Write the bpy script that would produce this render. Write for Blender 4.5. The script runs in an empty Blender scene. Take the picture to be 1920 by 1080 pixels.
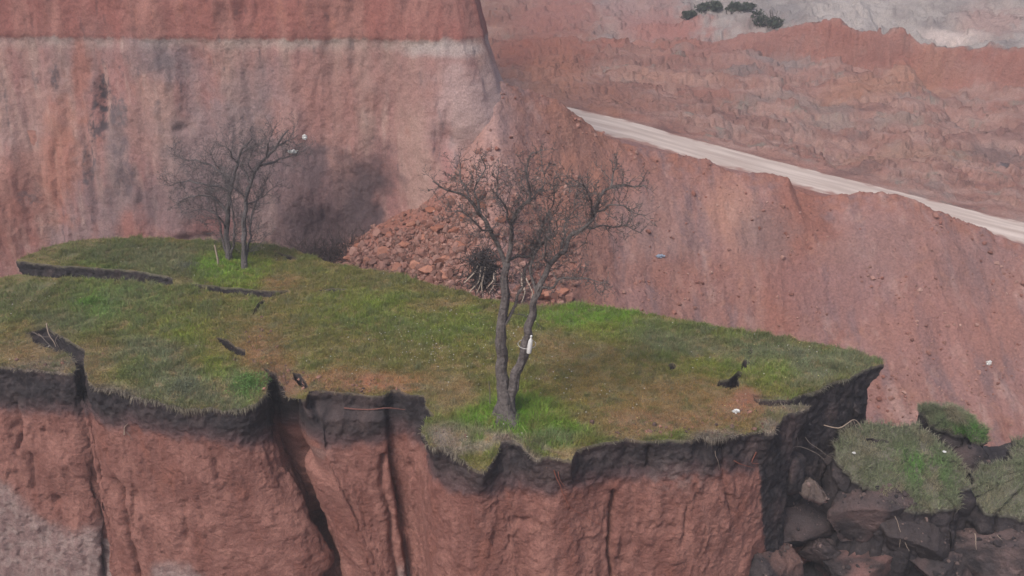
import bpy, math, random
import numpy as np
from mathutils import Vector
from mathutils.geometry import delaunay_2d_cdt

# ------------------------------------------------------------------ camera, light, exposure
scene = bpy.context.scene
C = scene.collection
FPX, PITCH, CAMZ = 1663.0, math.radians(22.0), 9.0      # focal length in photo pixels, pitch down, height over the grass
cam_d = bpy.data.cameras.new("camera"); cam = bpy.data.objects.new("camera", cam_d); C.objects.link(cam)
cam_d.sensor_width = 36.0; cam_d.lens = 36.0 * FPX / 1920.0
cam_d.clip_start = 0.1; cam_d.clip_end = 1000
cam.location = (0, 0, CAMZ); cam.rotation_euler = (math.radians(90) - PITCH, 0, 0)
scene.camera = cam
SUN_EL, SUN_AZ = math.radians(52), math.radians(215)     # azimuth measured clockwise from +Y
world = bpy.data.worlds.new("World"); scene.world = world; world.use_nodes = True
nt = world.node_tree; nt.nodes.clear()
sky = nt.nodes.new("ShaderNodeTexSky"); sky.sky_type = 'NISHITA'; sky.sun_disc = False
sky.sun_elevation = SUN_EL; sky.sun_rotation = SUN_AZ
sky.air_density = 0.8; sky.dust_density = 4.0; sky.ozone_density = 1.0
bg = nt.nodes.new("ShaderNodeBackground"); bg.inputs['Strength'].default_value = 0.10
wo = nt.nodes.new("ShaderNodeOutputWorld")
nt.links.new(sky.outputs[0], bg.inputs[0]); nt.links.new(bg.outputs[0], wo.inputs[0])
sun_d = bpy.data.lights.new("sun", 'SUN'); sun = bpy.data.objects.new("sun", sun_d); C.objects.link(sun)
sun_d.energy = 1.25; sun_d.angle = math.radians(16); sun_d.color = (1.0, 0.95, 0.9)
sd = Vector((math.sin(SUN_AZ) * math.cos(SUN_EL), math.cos(SUN_AZ) * math.cos(SUN_EL), math.sin(SUN_EL)))
sun.rotation_euler = (-sd).to_track_quat('-Z', 'Y').to_euler()
scene.view_settings.view_transform = 'Standard'; scene.view_settings.look = 'None'
scene.view_settings.exposure = 0.80; scene.view_settings.gamma = 1.0
scene.cycles.pixel_filter_type = 'BLACKMAN_HARRIS'; scene.cycles.filter_width = 1.5
scene.cycles.max_bounces = 4; scene.cycles.use_denoising = True

# ------------------------------------------------------------------ helpers
rng = np.random.default_rng(7); random.seed(7)
cp, sp_ = math.cos(PITCH), math.sin(PITCH)
CAM = np.array([0, 0, CAMZ], float)
def ray(u, v):
    a = (u - 960) / FPX; b = (540 - v) / FPX
    return np.array([a, cp + sp_ * b, -sp_ + cp * b])
def PZ(u, v, z=0.0):
    d = ray(u, v); return CAM + d * ((z - CAMZ) / d[2])
def PY(u, v, y):
    d = ray(u, v); return CAM + d * (y / d[1])
_perm = np.random.default_rng(3).permutation(256); _perm = np.concatenate([_perm, _perm, _perm])
_grad = np.random.default_rng(4).normal(size=(256, 3)); _grad /= np.linalg.norm(_grad, axis=1)[:, None]
def perlin(p):
    p = np.asarray(p, float); i = np.floor(p).astype(int); f = p - i; i = i & 255
    w = f * f * f * (f * (f * 6 - 15) + 10); r = 0
    for dx in (0, 1):
        for dy in (0, 1):
            for dz in (0, 1):
                h = _perm[_perm[_perm[i[..., 0] + dx] + i[..., 1] + dy] + i[..., 2] + dz]
                g = _grad[h]
                dot = g[..., 0] * (f[..., 0] - dx) + g[..., 1] * (f[..., 1] - dy) + g[..., 2] * (f[..., 2] - dz)
                r = r + dot * (w[..., 0] if dx else 1 - w[..., 0]) * (w[..., 1] if dy else 1 - w[..., 1]) * (w[..., 2] if dz else 1 - w[..., 2])
    return r * 1.5
def fbm(p, s=(1, 1, 1), oct=4, gain=.5, off=0.0, ridge=False):
    p = np.asarray(p, float) * np.array(s, float) + off; a = 1.0; r = 0; tot = 0
    for k in range(oct):
        n = perlin(p + k * 17.3)
        if ridge: n = 1 - 2 * np.abs(n)
        r = r + a * n; tot += a; a *= gain; p = p * 2.03
    return r / tot
def sstep(a, b, x):
    t = np.clip((x - a) / (b - a), 0, 1); return t * t * (3 - 2 * t)
def mix(a, b, t):
    t = np.asarray(t)[..., None]; return np.asarray(a) * (1 - t) + np.asarray(b) * t
def srgb(r, g, b, k=1.0):
    c = np.array([r, g, b], float) / 255; return np.where(c <= .04045, c / 12.92, ((c + .055) / 1.055) ** 2.4) * k

def make_mesh(name, V, F, col=None, mat=None, parent=None, smooth=True, loc=None):
    """F: array (n,3) or (n,4) or a list of such arrays"""
    V = np.asarray(V, np.float32); Fs = F if isinstance(F, list) else [F]
    Fs = [np.asarray(f, np.int32) for f in Fs if len(f)]
    if loc is not None: V = V - np.asarray(loc, np.float32)
    me = bpy.data.meshes.new(name)
    me.vertices.add(len(V)); me.vertices.foreach_set("co", V.ravel())
    nl = sum(f.size for f in Fs); npol = sum(len(f) for f in Fs)
    me.loops.add(nl); me.loops.foreach_set("vertex_index", np.concatenate([f.ravel() for f in Fs]))
    me.polygons.add(npol)
    tot = np.concatenate([np.full(len(f), f.shape[1], np.int32) for f in Fs])
    st = np.concatenate([[0], np.cumsum(tot)[:-1]]).astype(np.int32)
    me.polygons.foreach_set("loop_start", st); me.polygons.foreach_set("loop_total", tot)
    me.polygons.foreach_set("use_smooth", np.full(npol, smooth))
    me.update(calc_edges=True)
    if col is not None:
        at = me.color_attributes.new("col", 'FLOAT_COLOR', 'POINT')
        c4 = np.ones((len(V), 4), np.float32); c4[:, :3] = col
        at.data.foreach_set("color", c4.ravel())
    o = bpy.data.objects.new(name, me); C.objects.link(o)
    if mat: me.materials.append(mat)
    if parent is not None: o.parent = parent
    elif loc is not None: o.location = loc
    return o
def empty(name, loc):
    o = bpy.data.objects.new(name, None); C.objects.link(o); o.location = loc; o.empty_display_size = .2; return o
def tag(o, label=None, cat=None, group=None, kind=None):
    if label: o['label'] = label
    if cat: o['category'] = cat
    if group: o['group'] = group
    if kind: o['kind'] = kind
    return o
def gridfaces(nr, nc, wrap=False):
    r = np.arange(nr - 1)[:, None]; c = np.arange(nc if wrap else nc - 1)[None, :]
    a = r * nc + c; b = r * nc + (c + 1) % nc; d = a + nc; e = b + nc
    return np.stack([a, b, e, d], -1).reshape(-1, 4)

def earth_mat(name, bump=.5, micro=35., var=.22, dist=.02, rough=1.0):
    m = bpy.data.materials.new(name); m.use_nodes = True; n = m.node_tree.nodes; l = m.node_tree.links
    b = n['Principled BSDF']; b.inputs['Roughness'].default_value = rough; b.inputs['Specular IOR Level'].default_value = .12
    at = n.new('ShaderNodeAttribute'); at.attribute_name = 'col'
    geo = n.new('ShaderNodeNewGeometry')
    ns = n.new('ShaderNodeTexNoise'); ns.inputs['Scale'].default_value = micro; ns.inputs['Detail'].default_value = 5; ns.inputs['Roughness'].default_value = .65
    l.new(geo.outputs['Position'], ns.inputs['Vector'])
    mr = n.new('ShaderNodeMapRange'); mr.inputs[1].default_value = .25; mr.inputs[2].default_value = .75
    mr.inputs[3].default_value = 1 - var; mr.inputs[4].default_value = 1 + var
    l.new(ns.outputs[0], mr.inputs[0])
    mu = n.new('ShaderNodeVectorMath'); mu.operation = 'SCALE'
    l.new(at.outputs['Color'], mu.inputs[0]); l.new(mr.outputs[0], mu.inputs['Scale']); l.new(mu.outputs[0], b.inputs['Base Color'])
    n2 = n.new('ShaderNodeTexNoise'); n2.inputs['Scale'].default_value = micro * .6; n2.inputs['Detail'].default_value = 6
    l.new(geo.outputs['Position'], n2.inputs['Vector'])
    vo = n.new('ShaderNodeTexVoronoi'); vo.inputs['Scale'].default_value = micro * .35; vo.inputs['Randomness'].default_value = 1
    n3 = n.new('ShaderNodeTexNoise'); n3.inputs['Scale'].default_value = micro * .2; n3.inputs['Detail'].default_value = 8; n3.inputs['Roughness'].default_value = .7
    l.new(geo.outputs['Position'], n3.inputs['Vector'])
    wv = n.new('ShaderNodeVectorMath'); wv.operation = 'MULTIPLY_ADD'; l.new(n3.outputs['Color'], wv.inputs[0]); wv.inputs[1].default_value = (6 / micro,) * 3; l.new(geo.outputs['Position'], wv.inputs[2]); l.new(wv.outputs[0], vo.inputs['Vector'])
    m1 = n.new('ShaderNodeMath'); m1.operation = 'MULTIPLY_ADD'; m1.inputs[1].default_value = .7; l.new(vo.outputs['Distance'], m1.inputs[0]); l.new(n2.outputs[0], m1.inputs[2])
    m2 = n.new('ShaderNodeMath'); m2.operation = 'MULTIPLY_ADD'; m2.inputs[1].default_value = 2.2; l.new(n3.outputs[0], m2.inputs[0]); l.new(m1.outputs[0], m2.inputs[2])
    bp = n.new('ShaderNodeBump'); bp.inputs['Strength'].default_value = bump; bp.inputs['Distance'].default_value = dist
    l.new(m2.outputs[0], bp.inputs['Height']); l.new(bp.outputs[0], b.inputs['Normal'])
    return m
M_EARTH = earth_mat('bare_earth', .8, 34., .32, .026); M_FAR = earth_mat('far_earth', .8, 12., .30, .07)
M_WALL = earth_mat('cliff_earth', .6, 20., .34, .03)
M_ROCK = earth_mat('clod_earth', .5, 25., .2, .02)
M_BARK = earth_mat('bark', 1.0, 26., .45, .03); M_ROOT = earth_mat('root_wood', .4, 60., .25, .005)
M_ROAD = earth_mat('packed_gravel', .3, 20., .08, .01)
def leaf_mat(name):
    m = bpy.data.materials.new(name); m.use_nodes = True; n = m.node_tree.nodes; l = m.node_tree.links
    b = n['Principled BSDF']; b.inputs['Roughness'].default_value = .75; b.inputs['Specular IOR Level'].default_value = .2
    at = n.new('ShaderNodeAttribute'); at.attribute_name = 'col'
    ns = n.new('ShaderNodeTexNoise'); ns.inputs['Scale'].default_value = 6
    geo = n.new('ShaderNodeNewGeometry'); l.new(geo.outputs['Position'], ns.inputs['Vector'])
    mr = n.new('ShaderNodeMapRange'); mr.inputs[3].default_value = .75; mr.inputs[4].default_value = 1.25; l.new(ns.outputs[0], mr.inputs[0])
    mu = n.new('ShaderNodeVectorMath'); mu.operation = 'SCALE'; l.new(at.outputs['Color'], mu.inputs[0]); l.new(mr.outputs[0], mu.inputs['Scale'])
    l.new(mu.outputs[0], b.inputs['Base Color'])
    tr = n.new('ShaderNodeBsdfTranslucent'); l.new(mu.outputs[0], tr.inputs[0])
    mx = n.new('ShaderNodeMixShader'); mx.inputs[0].default_value = .3
    l.new(b.outputs[0], mx.inputs[1]); l.new(tr.outputs[0], mx.inputs[2]); l.new(mx.outputs[0], n['Material Output'].inputs[0])
    return m
M_GRASS = leaf_mat('grass_blade'); M_LEAF = leaf_mat('weed_leaf')
def plain_mat(name, c, rough=.5, var=.1):
    m = bpy.data.materials.new(name); m.use_nodes = True; n = m.node_tree.nodes; l = m.node_tree.links
    b = n['Principled BSDF']; b.inputs['Roughness'].default_value = rough
    ns = n.new('ShaderNodeTexNoise'); ns.inputs['Scale'].default_value = 18; cr = n.new('ShaderNodeValToRGB')
    cr.color_ramp.elements[0].color = (*(np.array(c) * (1 - var)), 1); cr.color_ramp.elements[1].color = (*c, 1)
    l.new(ns.outputs[0], cr.inputs[0]); l.new(cr.outputs[0], b.inputs['Base Color']); return m
M_PLASTIC = plain_mat('white_plastic', (.72, .72, .70), .35, .25)
M_BLUE = plain_mat('bluish_plastic', (.30, .36, .45), .4, .3)

class Blobs:
    """patches traced on the photograph, turned into ellipses lying in the surface they belong to"""
    def __init__(s, hit, ax, items):
        s.ax = ax; s.it = []
        for (u, v, ru, rv, c, k) in items:
            try:
                p0 = hit(u, v); a = (hit(u + ru, v) - p0)[list(ax)]; b = (hit(u, v - rv) - p0)[list(ax)]
                m = np.linalg.inv(np.array([a, b]).T)
            except Exception: continue
            s.it.append((p0[list(ax)], m, c, k))
    def apply(s, P, col, wob=.35, freq=1.6, sharp=1.0, frac=0):
        Q = P[:, list(s.ax)]
        n1 = fbm(P, (freq,) * 3, 3, off=5.1); n2 = fbm(P, (freq,) * 3, 3, off=41.7); n4 = fbm(P, (5, 5, 2.5), 5, .75, 61.) if frac else 0
        for (c0, m, c, k) in s.it:
            d = (Q - c0) @ m.T
            rr = np.sqrt((d[:, 0] + wob * n1) ** 2 + (d[:, 1] + wob * n2) ** 2) + .35 * n1
            w = k * (1 - sstep(1 - .55 / sharp, 1 + .45 / sharp, rr))
            if frac: w = w * sstep(-.12, .10, n4)
            col[:] = mix(col, c, w)
        return col

def tube(pts, rad, sides=6, seed=0, rough=0.0):
    """tapered tube through pts; returns V, F"""
    pts = np.asarray(pts, float); n = len(pts); rad = np.asarray(rad, float) * np.ones(n)
    t = np.gradient(pts, axis=0); t /= np.linalg.norm(t, axis=1)[:, None] + 1e-9
    ref = np.array([.31, .93, .2]); a = np.cross(t, ref); a /= np.linalg.norm(a, axis=1)[:, None] + 1e-9; b = np.cross(t, a)
    th = np.linspace(0, 2 * np.pi, sides, endpoint=False)
    ring = a[:, None] * np.cos(th)[None, :, None] + b[:, None] * np.sin(th)[None, :, None]
    r = rad[:, None, None] * np.ones((n, sides, 1))
    V = pts[:, None] + ring * r
    if rough: V = V + ring * (r * rough * perlin((pts[:, None] + ring * .6) * np.array([5, 5, 2.2]) + seed)[..., None])
    V = V.reshape(-1, 3); F = [gridfaces(n, sides, True)]
    V = np.vstack([V, pts[-1] + t[-1] * rad[-1]])
    k = (n - 1) * sides; i = np.arange(sides)
    F.append(np.stack([k + i, k + (i + 1) % sides, np.full(sides, len(V) - 1)], 1))
    return V, F
def smooth_path(pts, step=.08, wob=0.0, seed=0):
    pts = np.asarray(pts, float)
    if len(pts) > 2:
        P = np.vstack([2 * pts[0] - pts[1], pts, 2 * pts[-1] - pts[-2]]); out = []
        for i in range(1, len(P) - 2):
            m = max(2, int(np.linalg.norm(P[i + 1] - P[i]) / step))
            for k in range(m):
                t = k / m
                out.append(.5 * (2 * P[i] + (P[i + 1] - P[i - 1]) * t + (2 * P[i - 1] - 5 * P[i] + 4 * P[i + 1] - P[i + 2]) * t ** 2 + (-P[i - 1] + 3 * P[i] - 3 * P[i + 1] + P[i + 2]) * t ** 3))
        out.append(P[-2]); pts = np.array(out)
    else:
        m = max(2, int(np.linalg.norm(pts[1] - pts[0]) / step)); pts = pts[0] + (pts[1] - pts[0]) * np.linspace(0, 1, m + 1)[:, None]
    if wob:
        w = np.stack([perlin(pts * 3.1 + seed), perlin(pts * 3.1 + seed + 31), perlin(pts * 3.1 + seed + 67)], 1)
        ramp = np.minimum(1, np.linspace(0, 1, len(pts)) * 4)[:, None]
        pts = pts + w * wob * ramp
    return pts
class MB:
    def __init__(s): s.V = []; s.T = []; s.Q = []; s.C = []; s.n = 0
    def add(s, V, F, col):
        for f in (F if isinstance(F, list) else [F]):
            (s.Q if f.shape[1] == 4 else s.T).append(np.asarray(f) + s.n)
        s.V.append(V); s.C.append(np.broadcast_to(np.asarray(col, float), (len(V), 3))); s.n += len(V)
    def build(s, name, mat, parent=None, smooth=True, loc=None):
        F = []
        if s.Q: F.append(np.vstack(s.Q))
        if s.T: F.append(np.vstack(s.T))
        return make_mesh(name, np.vstack(s.V), F, np.vstack(s.C), mat, parent, smooth, loc)

# ------------------------------------------------------------------ colours (albedo)
K = 1.25
DARK = srgb(44, 41, 43, K); DARK2 = srgb(64, 58, 59, K); PURP = srgb(88, 68, 68, K)
RED = srgb(122, 85, 75, K); RED2 = srgb(136, 100, 90, K); ORANGE = srgb(136, 90, 74, K)
PINK = srgb(133, 102, 97, K); GREY = srgb(124, 116, 114, K); PALE = srgb(150, 134, 130, K)

# ------------------------------------------------------------------ terrain behind: embankment ridge, road, far hillside
crest_px = [(880, 140, 30.6), (930, 150, 30.8), (965, 166, 31.2), (1000, 178, 31.8), (1030, 190, 32), (1060, 205, 32.2), (1100, 238, 32.5), (1150, 262, 32.8), (1200, 280, 33), (1290, 298, 33.2),
            (1330, 305, 33.2), (1370, 327, 33), (1420, 326, 33), (1478, 336, 32.8), (1490, 358, 32.8), (1540, 370, 32.6), (1620, 366, 32.4), (1700, 371, 32.2),
            (1740, 388, 32), (1800, 408, 31.8), (1850, 430, 31.5), (1890, 452, 31.3), (1930, 470, 31), (2100, 520, 30), (2600, 600, 29)]
cr = np.array([PY(*c) for c in crest_px]); cr_x = cr[:, 0]
road_px = [(1000, 193, .7), (1060, 216, .5), (1180, 244, .0), (1300, 278, -.7), (1450, 318, -1.5), (1600, 356, -2.2), (1760, 396, -2.9), (1920, 437, -3.5), (2200, 500, -4.5)]
rd = np.array([PZ(*c) for c in road_px])
lip_px = [(700, 90, 62), (900, 88, 62), (1060, 82, 62), (1200, 78, 62), (1290, 78, 62), (1440, 72, 61), (1500, 52, 60.5), (1560, 43, 60), (1630, 60, 59), (1655, 64, 59), (1690, 66, 59), (1703, 76, 59), (1720, 93, 58.5), (1800, 96, 58), (1920, 90, 57), (2200, 80, 56)]
lp = np.array([PY(*c) for c in lip_px])
_sx = np.arange(-8, 40, .1); _sz = np.interp(_sx, cr_x, cr[:, 2]); _k = np.hanning(41); _k /= _k.sum()
CRS = (_sx, np.convolve(np.pad(_sz, 20, mode='edge'), _k, 'valid'))
def T0(x, y):
    zc = np.interp(x, cr_x, cr[:, 2]); yc = np.interp(x, cr_x, cr[:, 1])
    dx = np.maximum(cr_x[1] + .2 - x, 0)
    zs = np.interp(x, CRS[0], CRS[1])
    dist = np.sqrt((yc - y).clip(0) ** 2 + (dx * 1.32) ** 2)
    dy = (yc - y).clip(0); gdrop = np.interp(dx, [0, .45, .9, 1.5, 2.5, 3.8, 4.8, 5.5, 12], [0, .8, 1.7, 2.6, 3.6, 4.5, 5.2, 5.9, 10.5])
    front = zc + (zs - zc) * sstep(.1, 1.6, dist) - np.sqrt((.80 * dy) ** 2 + gdrop ** 2) + .12 * np.sin(dist * .9)
    back = zc - .55 * (y - yc)
    ridge = np.where(y < yc, front, back - .84 * dx)
    yr = np.interp(x, rd[:, 0], rd[:, 1]); zr = np.interp(x, rd[:, 0], rd[:, 2])
    zr = zr + np.minimum(rd[0, 0] - x, 12).clip(0) * .15
    yl = np.interp(x, lp[:, 0], lp[:, 1]); zl = np.interp(x, lp[:, 0], lp[:, 2])
    sc = .5 + 1.5 * sstep(15, 19, x)
    zf = zl - sc
    t = ((y - yr - 2.4) / (yl - yr - 3.2)).clip(0, 1)
    hill = zr + (zf - zr) * (t * .75 + .25 * t * t) + .5 * np.sin(t * np.pi * 2.2 + x * .12) * t * (1 - t)
    hill = hill + sc * sstep(yl - 1.2, yl, y)
    b = (y - yl).clip(0); hill = hill - .9 * sstep(0, 1.5, b) + .42 * (b - 3).clip(0)
    base = np.where(y > yc, np.where(y > yr, hill, zr), -7.5)
    k = .35; h = np.clip(.5 + .5 * (ridge - base) / k, 0, 1)
    r = base * (1 - h) + ridge * h + k * h * (1 - h) * .5
    roadm = sstep(3.4, 2.8, np.abs(y - yr)) * (ridge < base + .1)
    return r, roadm, y - yc, y - yr, yl - y
def T(x, y, detail=True):
    x = np.asarray(x, float); y = np.asarray(y, float)
    z, roadm, dc, dr, dl = T0(x, y)
    P = np.stack([x, y, z * .6], -1)
    amp = np.where(dc < 0, .30, .22) * (1 - roadm)
    n = fbm(P, (.45, .45, .45), 5, .55) * amp * 1.6
    if detail:
        n = n + fbm(P, (1.1, .35, .3), 4, .5, 9.0, ridge=True) * .13 * (dc < 0) * sstep(0, -2, dc)
        n = n + (fbm(P, (.3, .7, 1), 5, .62, 3.0, ridge=True) * .28 + fbm(P, (1.1, 1.1, 1), 4, .6, 73.0) * .24 + sum(.32 * sstep(a, a + .035, fbm(P, (.16, .34, 0), 5, .68, 91.)) for a in (-.25, -.02, .2)) - .48) * (dr > 0) * (1 - roadm) * sstep(2.2, 5, dr)
        n = n + fbm(P, (1.8,) * 3, 4, .6, 13.0, ridge=True) * .10 * sstep(1.4, .2, np.abs(dc)) * (1 - roadm)
    return z + n
def hitT(u, v):
    d = ray(u, v); ts = np.linspace(14, 110, 900) / d[1]
    p = CAM + d[None] * ts[:, None]; below = p[:, 2] < T(p[:, 0], p[:, 1], False)
    i = int(np.argmax(below)) if below.any() else len(ts) - 1
    return p[i]
def axis(*segs):
    out = []
    for a, b, s in segs: out.append(np.arange(a, b, s))
    return np.concatenate(out)
gx = axis((-60, -10, 1.0), (-10, 26, .065), (26, 42, .14), (42, 90, 1.5)); gy = axis((11, 20, .25), (20, 34.5, .06), (34.5, 46, .09), (46, 76, .16), (76, 110, 1.0))
X, Y = np.meshgrid(gx, gy); xf, yf = X.ravel(), Y.ravel()
zf = T(xf, yf); Pt = np.stack([xf, yf, zf], 1)
_, roadm, dc, dr, dl = T0(xf, yf)
n1 = fbm(Pt, (.5, .5, .5), 5, .6, 2.0); n2 = fbm(Pt, (.22, .9, 1.2), 5, .6, 7.0); n3 = fbm(Pt, (2.5, 2.5, 2.5), 3, .6, 11.0); n4 = fbm(Pt, (1.6, .35, .35), 4, .55, 21.)
col = mix(srgb(128, 94, 86, K), srgb(134, 102, 97, K), sstep(-.3, .35, n1))
col = mix(col, srgb(110, 90, 90, K), sstep(.0, .28, n4) * .75 * (dc < 0)); col = mix(col, srgb(154, 126, 118, K), sstep(.08, .3, fbm(Pt, (1.1, .5, .4), 5, .7, 55.)) * .6 * (dc < 0)); col = mix(col, srgb(118, 78, 68, K), sstep(.15, .4, fbm(Pt, (.7, .5, .4), 5, .7, 59.)) * .6 * (dc < 0))
col = mix(col, srgb(146, 108, 92, K), sstep(.1, .5, n3) * .45)
col = mix(col, srgb(132, 86, 70, K), sstep(1.3, 0, np.abs(dc)) * .55 * sstep(-.3, .2, n3))
far = (dr > 0)
fcol = mix(srgb(122, 90, 82, K), srgb(140, 112, 104, K), sstep(-.25, .3, n2)); fcol = mix(fcol, srgb(150, 124, 114, K), sstep(.1, .45, n3) * .5); fcol = mix(fcol, srgb(128, 84, 74, K), sstep(.05, .35, fbm(Pt, (.12, .5, .8), 4, .6, 63.)) * .5)
fcol = mix(fcol, srgb(118, 106, 102, K), sstep(.12, .42, n1) * .6)
fcol = mix(fcol, srgb(104, 78, 74, K), sstep(.15, .4, -n2) * .7); fcol = mix(fcol, srgb(112, 108, 100, K), sstep(.18, .35, fbm(Pt, (.5, .9, .8), 5, .7, 83.)) * .7); fcol = mix(fcol, srgb(92, 70, 68, K), sstep(.28, .42, fbm(Pt, (.35, 1.4, 1.2), 5, .7, 87.)) * .7)
col = np.where(far[:, None], fcol, col)
scarp = sstep(-.2, .25, dl) * sstep(1.9, 1.0, dl + n3 * .4)
col = mix(col, srgb(132, 80, 68, K), scarp * .5 * (xf > 6))
bey = sstep(-.1, -.7, dl + .3 * n3) * sstep(4, 9, xf + 2 * n1)
col = mix(col, mix(srgb(140, 132, 128, K), srgb(118, 110, 108, K), sstep(-.2, .3, n1)), bey)
blobsT = Blobs(hitT, (0, 1), [
    (1010, 90, 110, 50, srgb(118, 72, 62, K), .75), (1050, 30, 90, 40, srgb(128, 88, 82, K), .8), (1000, 130, 90, 25, srgb(106, 68, 62, K), .6), (1150, 12, 40, 10, srgb(124, 112, 112, K), .6), (1240, 60, 90, 30, srgb(136, 86, 78, K), .8),
    (1210, 20, 80, 30, srgb(132, 100, 96, K), .7), (1380, 20, 80, 30, GREY, .7), (1460, 25, 60, 30, srgb(112, 108, 108, K), .7), (1600, 30, 70, 35, srgb(158, 150, 146, K), .6), (1860, 40, 70, 35, srgb(138, 110, 104, K), .7), (1780, 75, 60, 14, srgb(172, 158, 152, K), .8),
    (1620, 105, 70, 35, srgb(120, 84, 76, K), .5), (1400, 90, 120, 25, srgb(124, 90, 84, K), .5), (1390, 145, 40, 14, srgb(106, 94, 92, K), .8), (1460, 125, 60, 12, srgb(116, 108, 106, K), .7), (1440, 190, 60, 12, srgb(112, 100, 96, K), .6),
    (1540, 215, 60, 14, srgb(112, 102, 98, K), .65), (1560, 235, 50, 10, srgb(122, 114, 108, K), .5), (1700, 230, 60, 12, srgb(124, 112, 104, K), .5), (1660, 165, 110, 22, srgb(140, 102, 84, K), .6), (1860, 300, 60, 18, srgb(98, 82, 80, K), .7), (1890, 325, 30, 8, srgb(80, 76, 80, K), .8),
    (1890, 260, 50, 18, srgb(104, 76, 72, K), .6), (1610, 322, 60, 10, srgb(98, 74, 70, K), .7), (1700, 300, 120, 16, srgb(134, 106, 92, K), .5), (1250, 150, 110, 14, srgb(148, 112, 98, K), .6), (1130, 180, 80, 14, srgb(112, 76, 68, K), .6), (1250, 205, 130, 14, srgb(118, 84, 76, K), .5), (1180, 118, 100, 8, srgb(110, 78, 72, K), .5),
    # embankment
    (1040, 150, 60, 50, srgb(138, 96, 80, K), .6), (1100, 240, 60, 30, srgb(132, 92, 76, K), .6), (1370, 400, 50, 60, srgb(148, 112, 98, K), .6), (1500, 370, 50, 25, srgb(128, 82, 68, K), .6), (1440, 450, 55, 60, srgb(108, 92, 90, K), .55), (1640, 470, 80, 60, srgb(122, 96, 92, K), .6), (1560, 560, 130, 60, srgb(124, 94, 92, K), .5),
    (1820, 500, 70, 50, srgb(116, 90, 86, K), .5), (1780, 620, 120, 70, srgb(134, 96, 88, K), .5), (1230, 430, 70, 70, srgb(134, 106, 98, K), .5), (1280, 530, 80, 40, srgb(124, 82, 70, K), .5), (1000, 380, 110, 90, srgb(140, 98, 82, K), .55), (900, 190, 70, 70, srgb(152, 124, 118, K), .55), (860, 300, 60, 60, srgb(144, 112, 104, K), .5), (760, 440, 130, 60, srgb(130, 86, 72, K), .7)])
blobsT.apply(Pt, col)
ny, nx = X.shape
o = make_mesh('ground', Pt, gridfaces(ny, nx), col, M_FAR); tag(o, 'reddish embankment and eroded quarry hillside behind the grassy block', 'ground', kind='structure')
# road sheet
s = np.linspace(-2, 42, 500); w = np.linspace(-2.8, 2.8, 66)
S, W = np.meshgrid(s, w); rx = S.ravel(); yr = np.interp(rx, rd[:, 0], rd[:, 1]); edge = np.abs(W.ravel()) / 2.8
wv = W.ravel() * (1 + .12 * perlin(np.stack([rx * .8, W.ravel() * 0 + np.sign(W.ravel()) * 3, rx * 0], 1)))
ry = yr + wv; rz = T(rx, ry) * 0 + T0(rx, yr)[0] + .035 - .05 * edge ** 6 + .02 * perlin(np.stack([rx * .3, wv * 3, rx * 0], 1))
Pr = np.stack([rx, ry, rz], 1)
rn = fbm(np.stack([rx * .25, wv * 1.1, rx * 0], 1), (1, 1, 1), 3, .5); rn2 = fbm(Pr, (1.5,) * 3, 4)
rc = mix(srgb(168, 152, 142, K), srgb(192, 178, 168, K), sstep(-.3, .4, rn)); rc = mix(rc, srgb(160, 138, 130, K), sstep(.2, .5, -rn) * .4)
rc = mix(rc, srgb(142, 108, 98, K), sstep(.72, .95, edge + .45 * rn2) * .9)
o = make_mesh('road', Pr, gridfaces(*S.shape), rc, M_ROAD); tag(o, 'pale gravel haul road crossing behind the red ridge', 'road', kind='structure')

# ------------------------------------------------------------------ the tall cliff at the left
WX = np.array([-60, -30, -22, -16, -12, -8, -5, -3.0, -1.8, -1.25, -1.15, -1.35, -2.0, -4.0, -9]); WY = np.array([33, 31.5, 30.6, 30.9, 30.2, 30.3, 30.0, 30.0, 30.2, 30.7, 31.6, 33, 35, 40, 52])
def hitW(u, v): return PY(u, v, 30.2)
path = np.stack([WX, WY], 1); seg = np.linalg.norm(np.diff(path, axis=0), axis=1); cs = np.concatenate([[0], np.cumsum(seg)])
i0 = np.interp(-19.5, WX[:8], cs[:8]); i1 = cs[11]
ss = np.concatenate([np.arange(0, i0, .6), np.arange(i0, i1, .05), np.arange(i1, cs[-1], .4)])
wx = np.interp(ss, cs, path[:, 0]); wy = np.interp(ss, cs, path[:, 1])
tx = np.gradient(wx, ss); ty = np.gradient(wy, ss); kern = np.ones(9) / 9
nxn = np.convolve(ty, kern, 'same'); nyn = -np.convolve(tx, kern, 'same'); nn = np.hypot(nxn, nyn) + 1e-6; nxn /= nn; nyn /= nn
zz = np.concatenate([np.arange(-7.6, -2.6, .4), np.arange(-2.6, 8.2, .05), np.arange(8.2, 14, .4)])[::-1]
WXg, Zg = np.meshgrid(wx, zz); WYg = np.meshgrid(wy, zz)[0]; NXg = np.meshgrid(nxn, zz)[0]; NYg = np.meshgrid(nyn, zz)[0]
Pw0 = np.stack([WXg.ravel(), WYg.ravel(), Zg.ravel()], 1)
corner = sstep(-4.5, -2.2, Pw0[:, 0])
off = .05 * (8 - Pw0[:, 2]) + corner * .24 * (7 - Pw0[:, 2]).clip(-2, 20)
low = 1 - sstep(5.5, 5.8, Pw0[:, 2])
off += fbm(Pw0, (.5, .5, .18), 4, .5, 1.) * .38 + fbm(Pw0, (1.6, 1.6, .45), 4, .55, 4.) * .11 * (.5 + .5 * low) + fbm(Pw0, (2.5, 2.5, 1.6), 4, .6, 8.) * .07
off += .10 * sstep(.1, .5, fbm(Pw0, (.9, .9, .3), 3, .5, 14.)) - .06 * low
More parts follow.
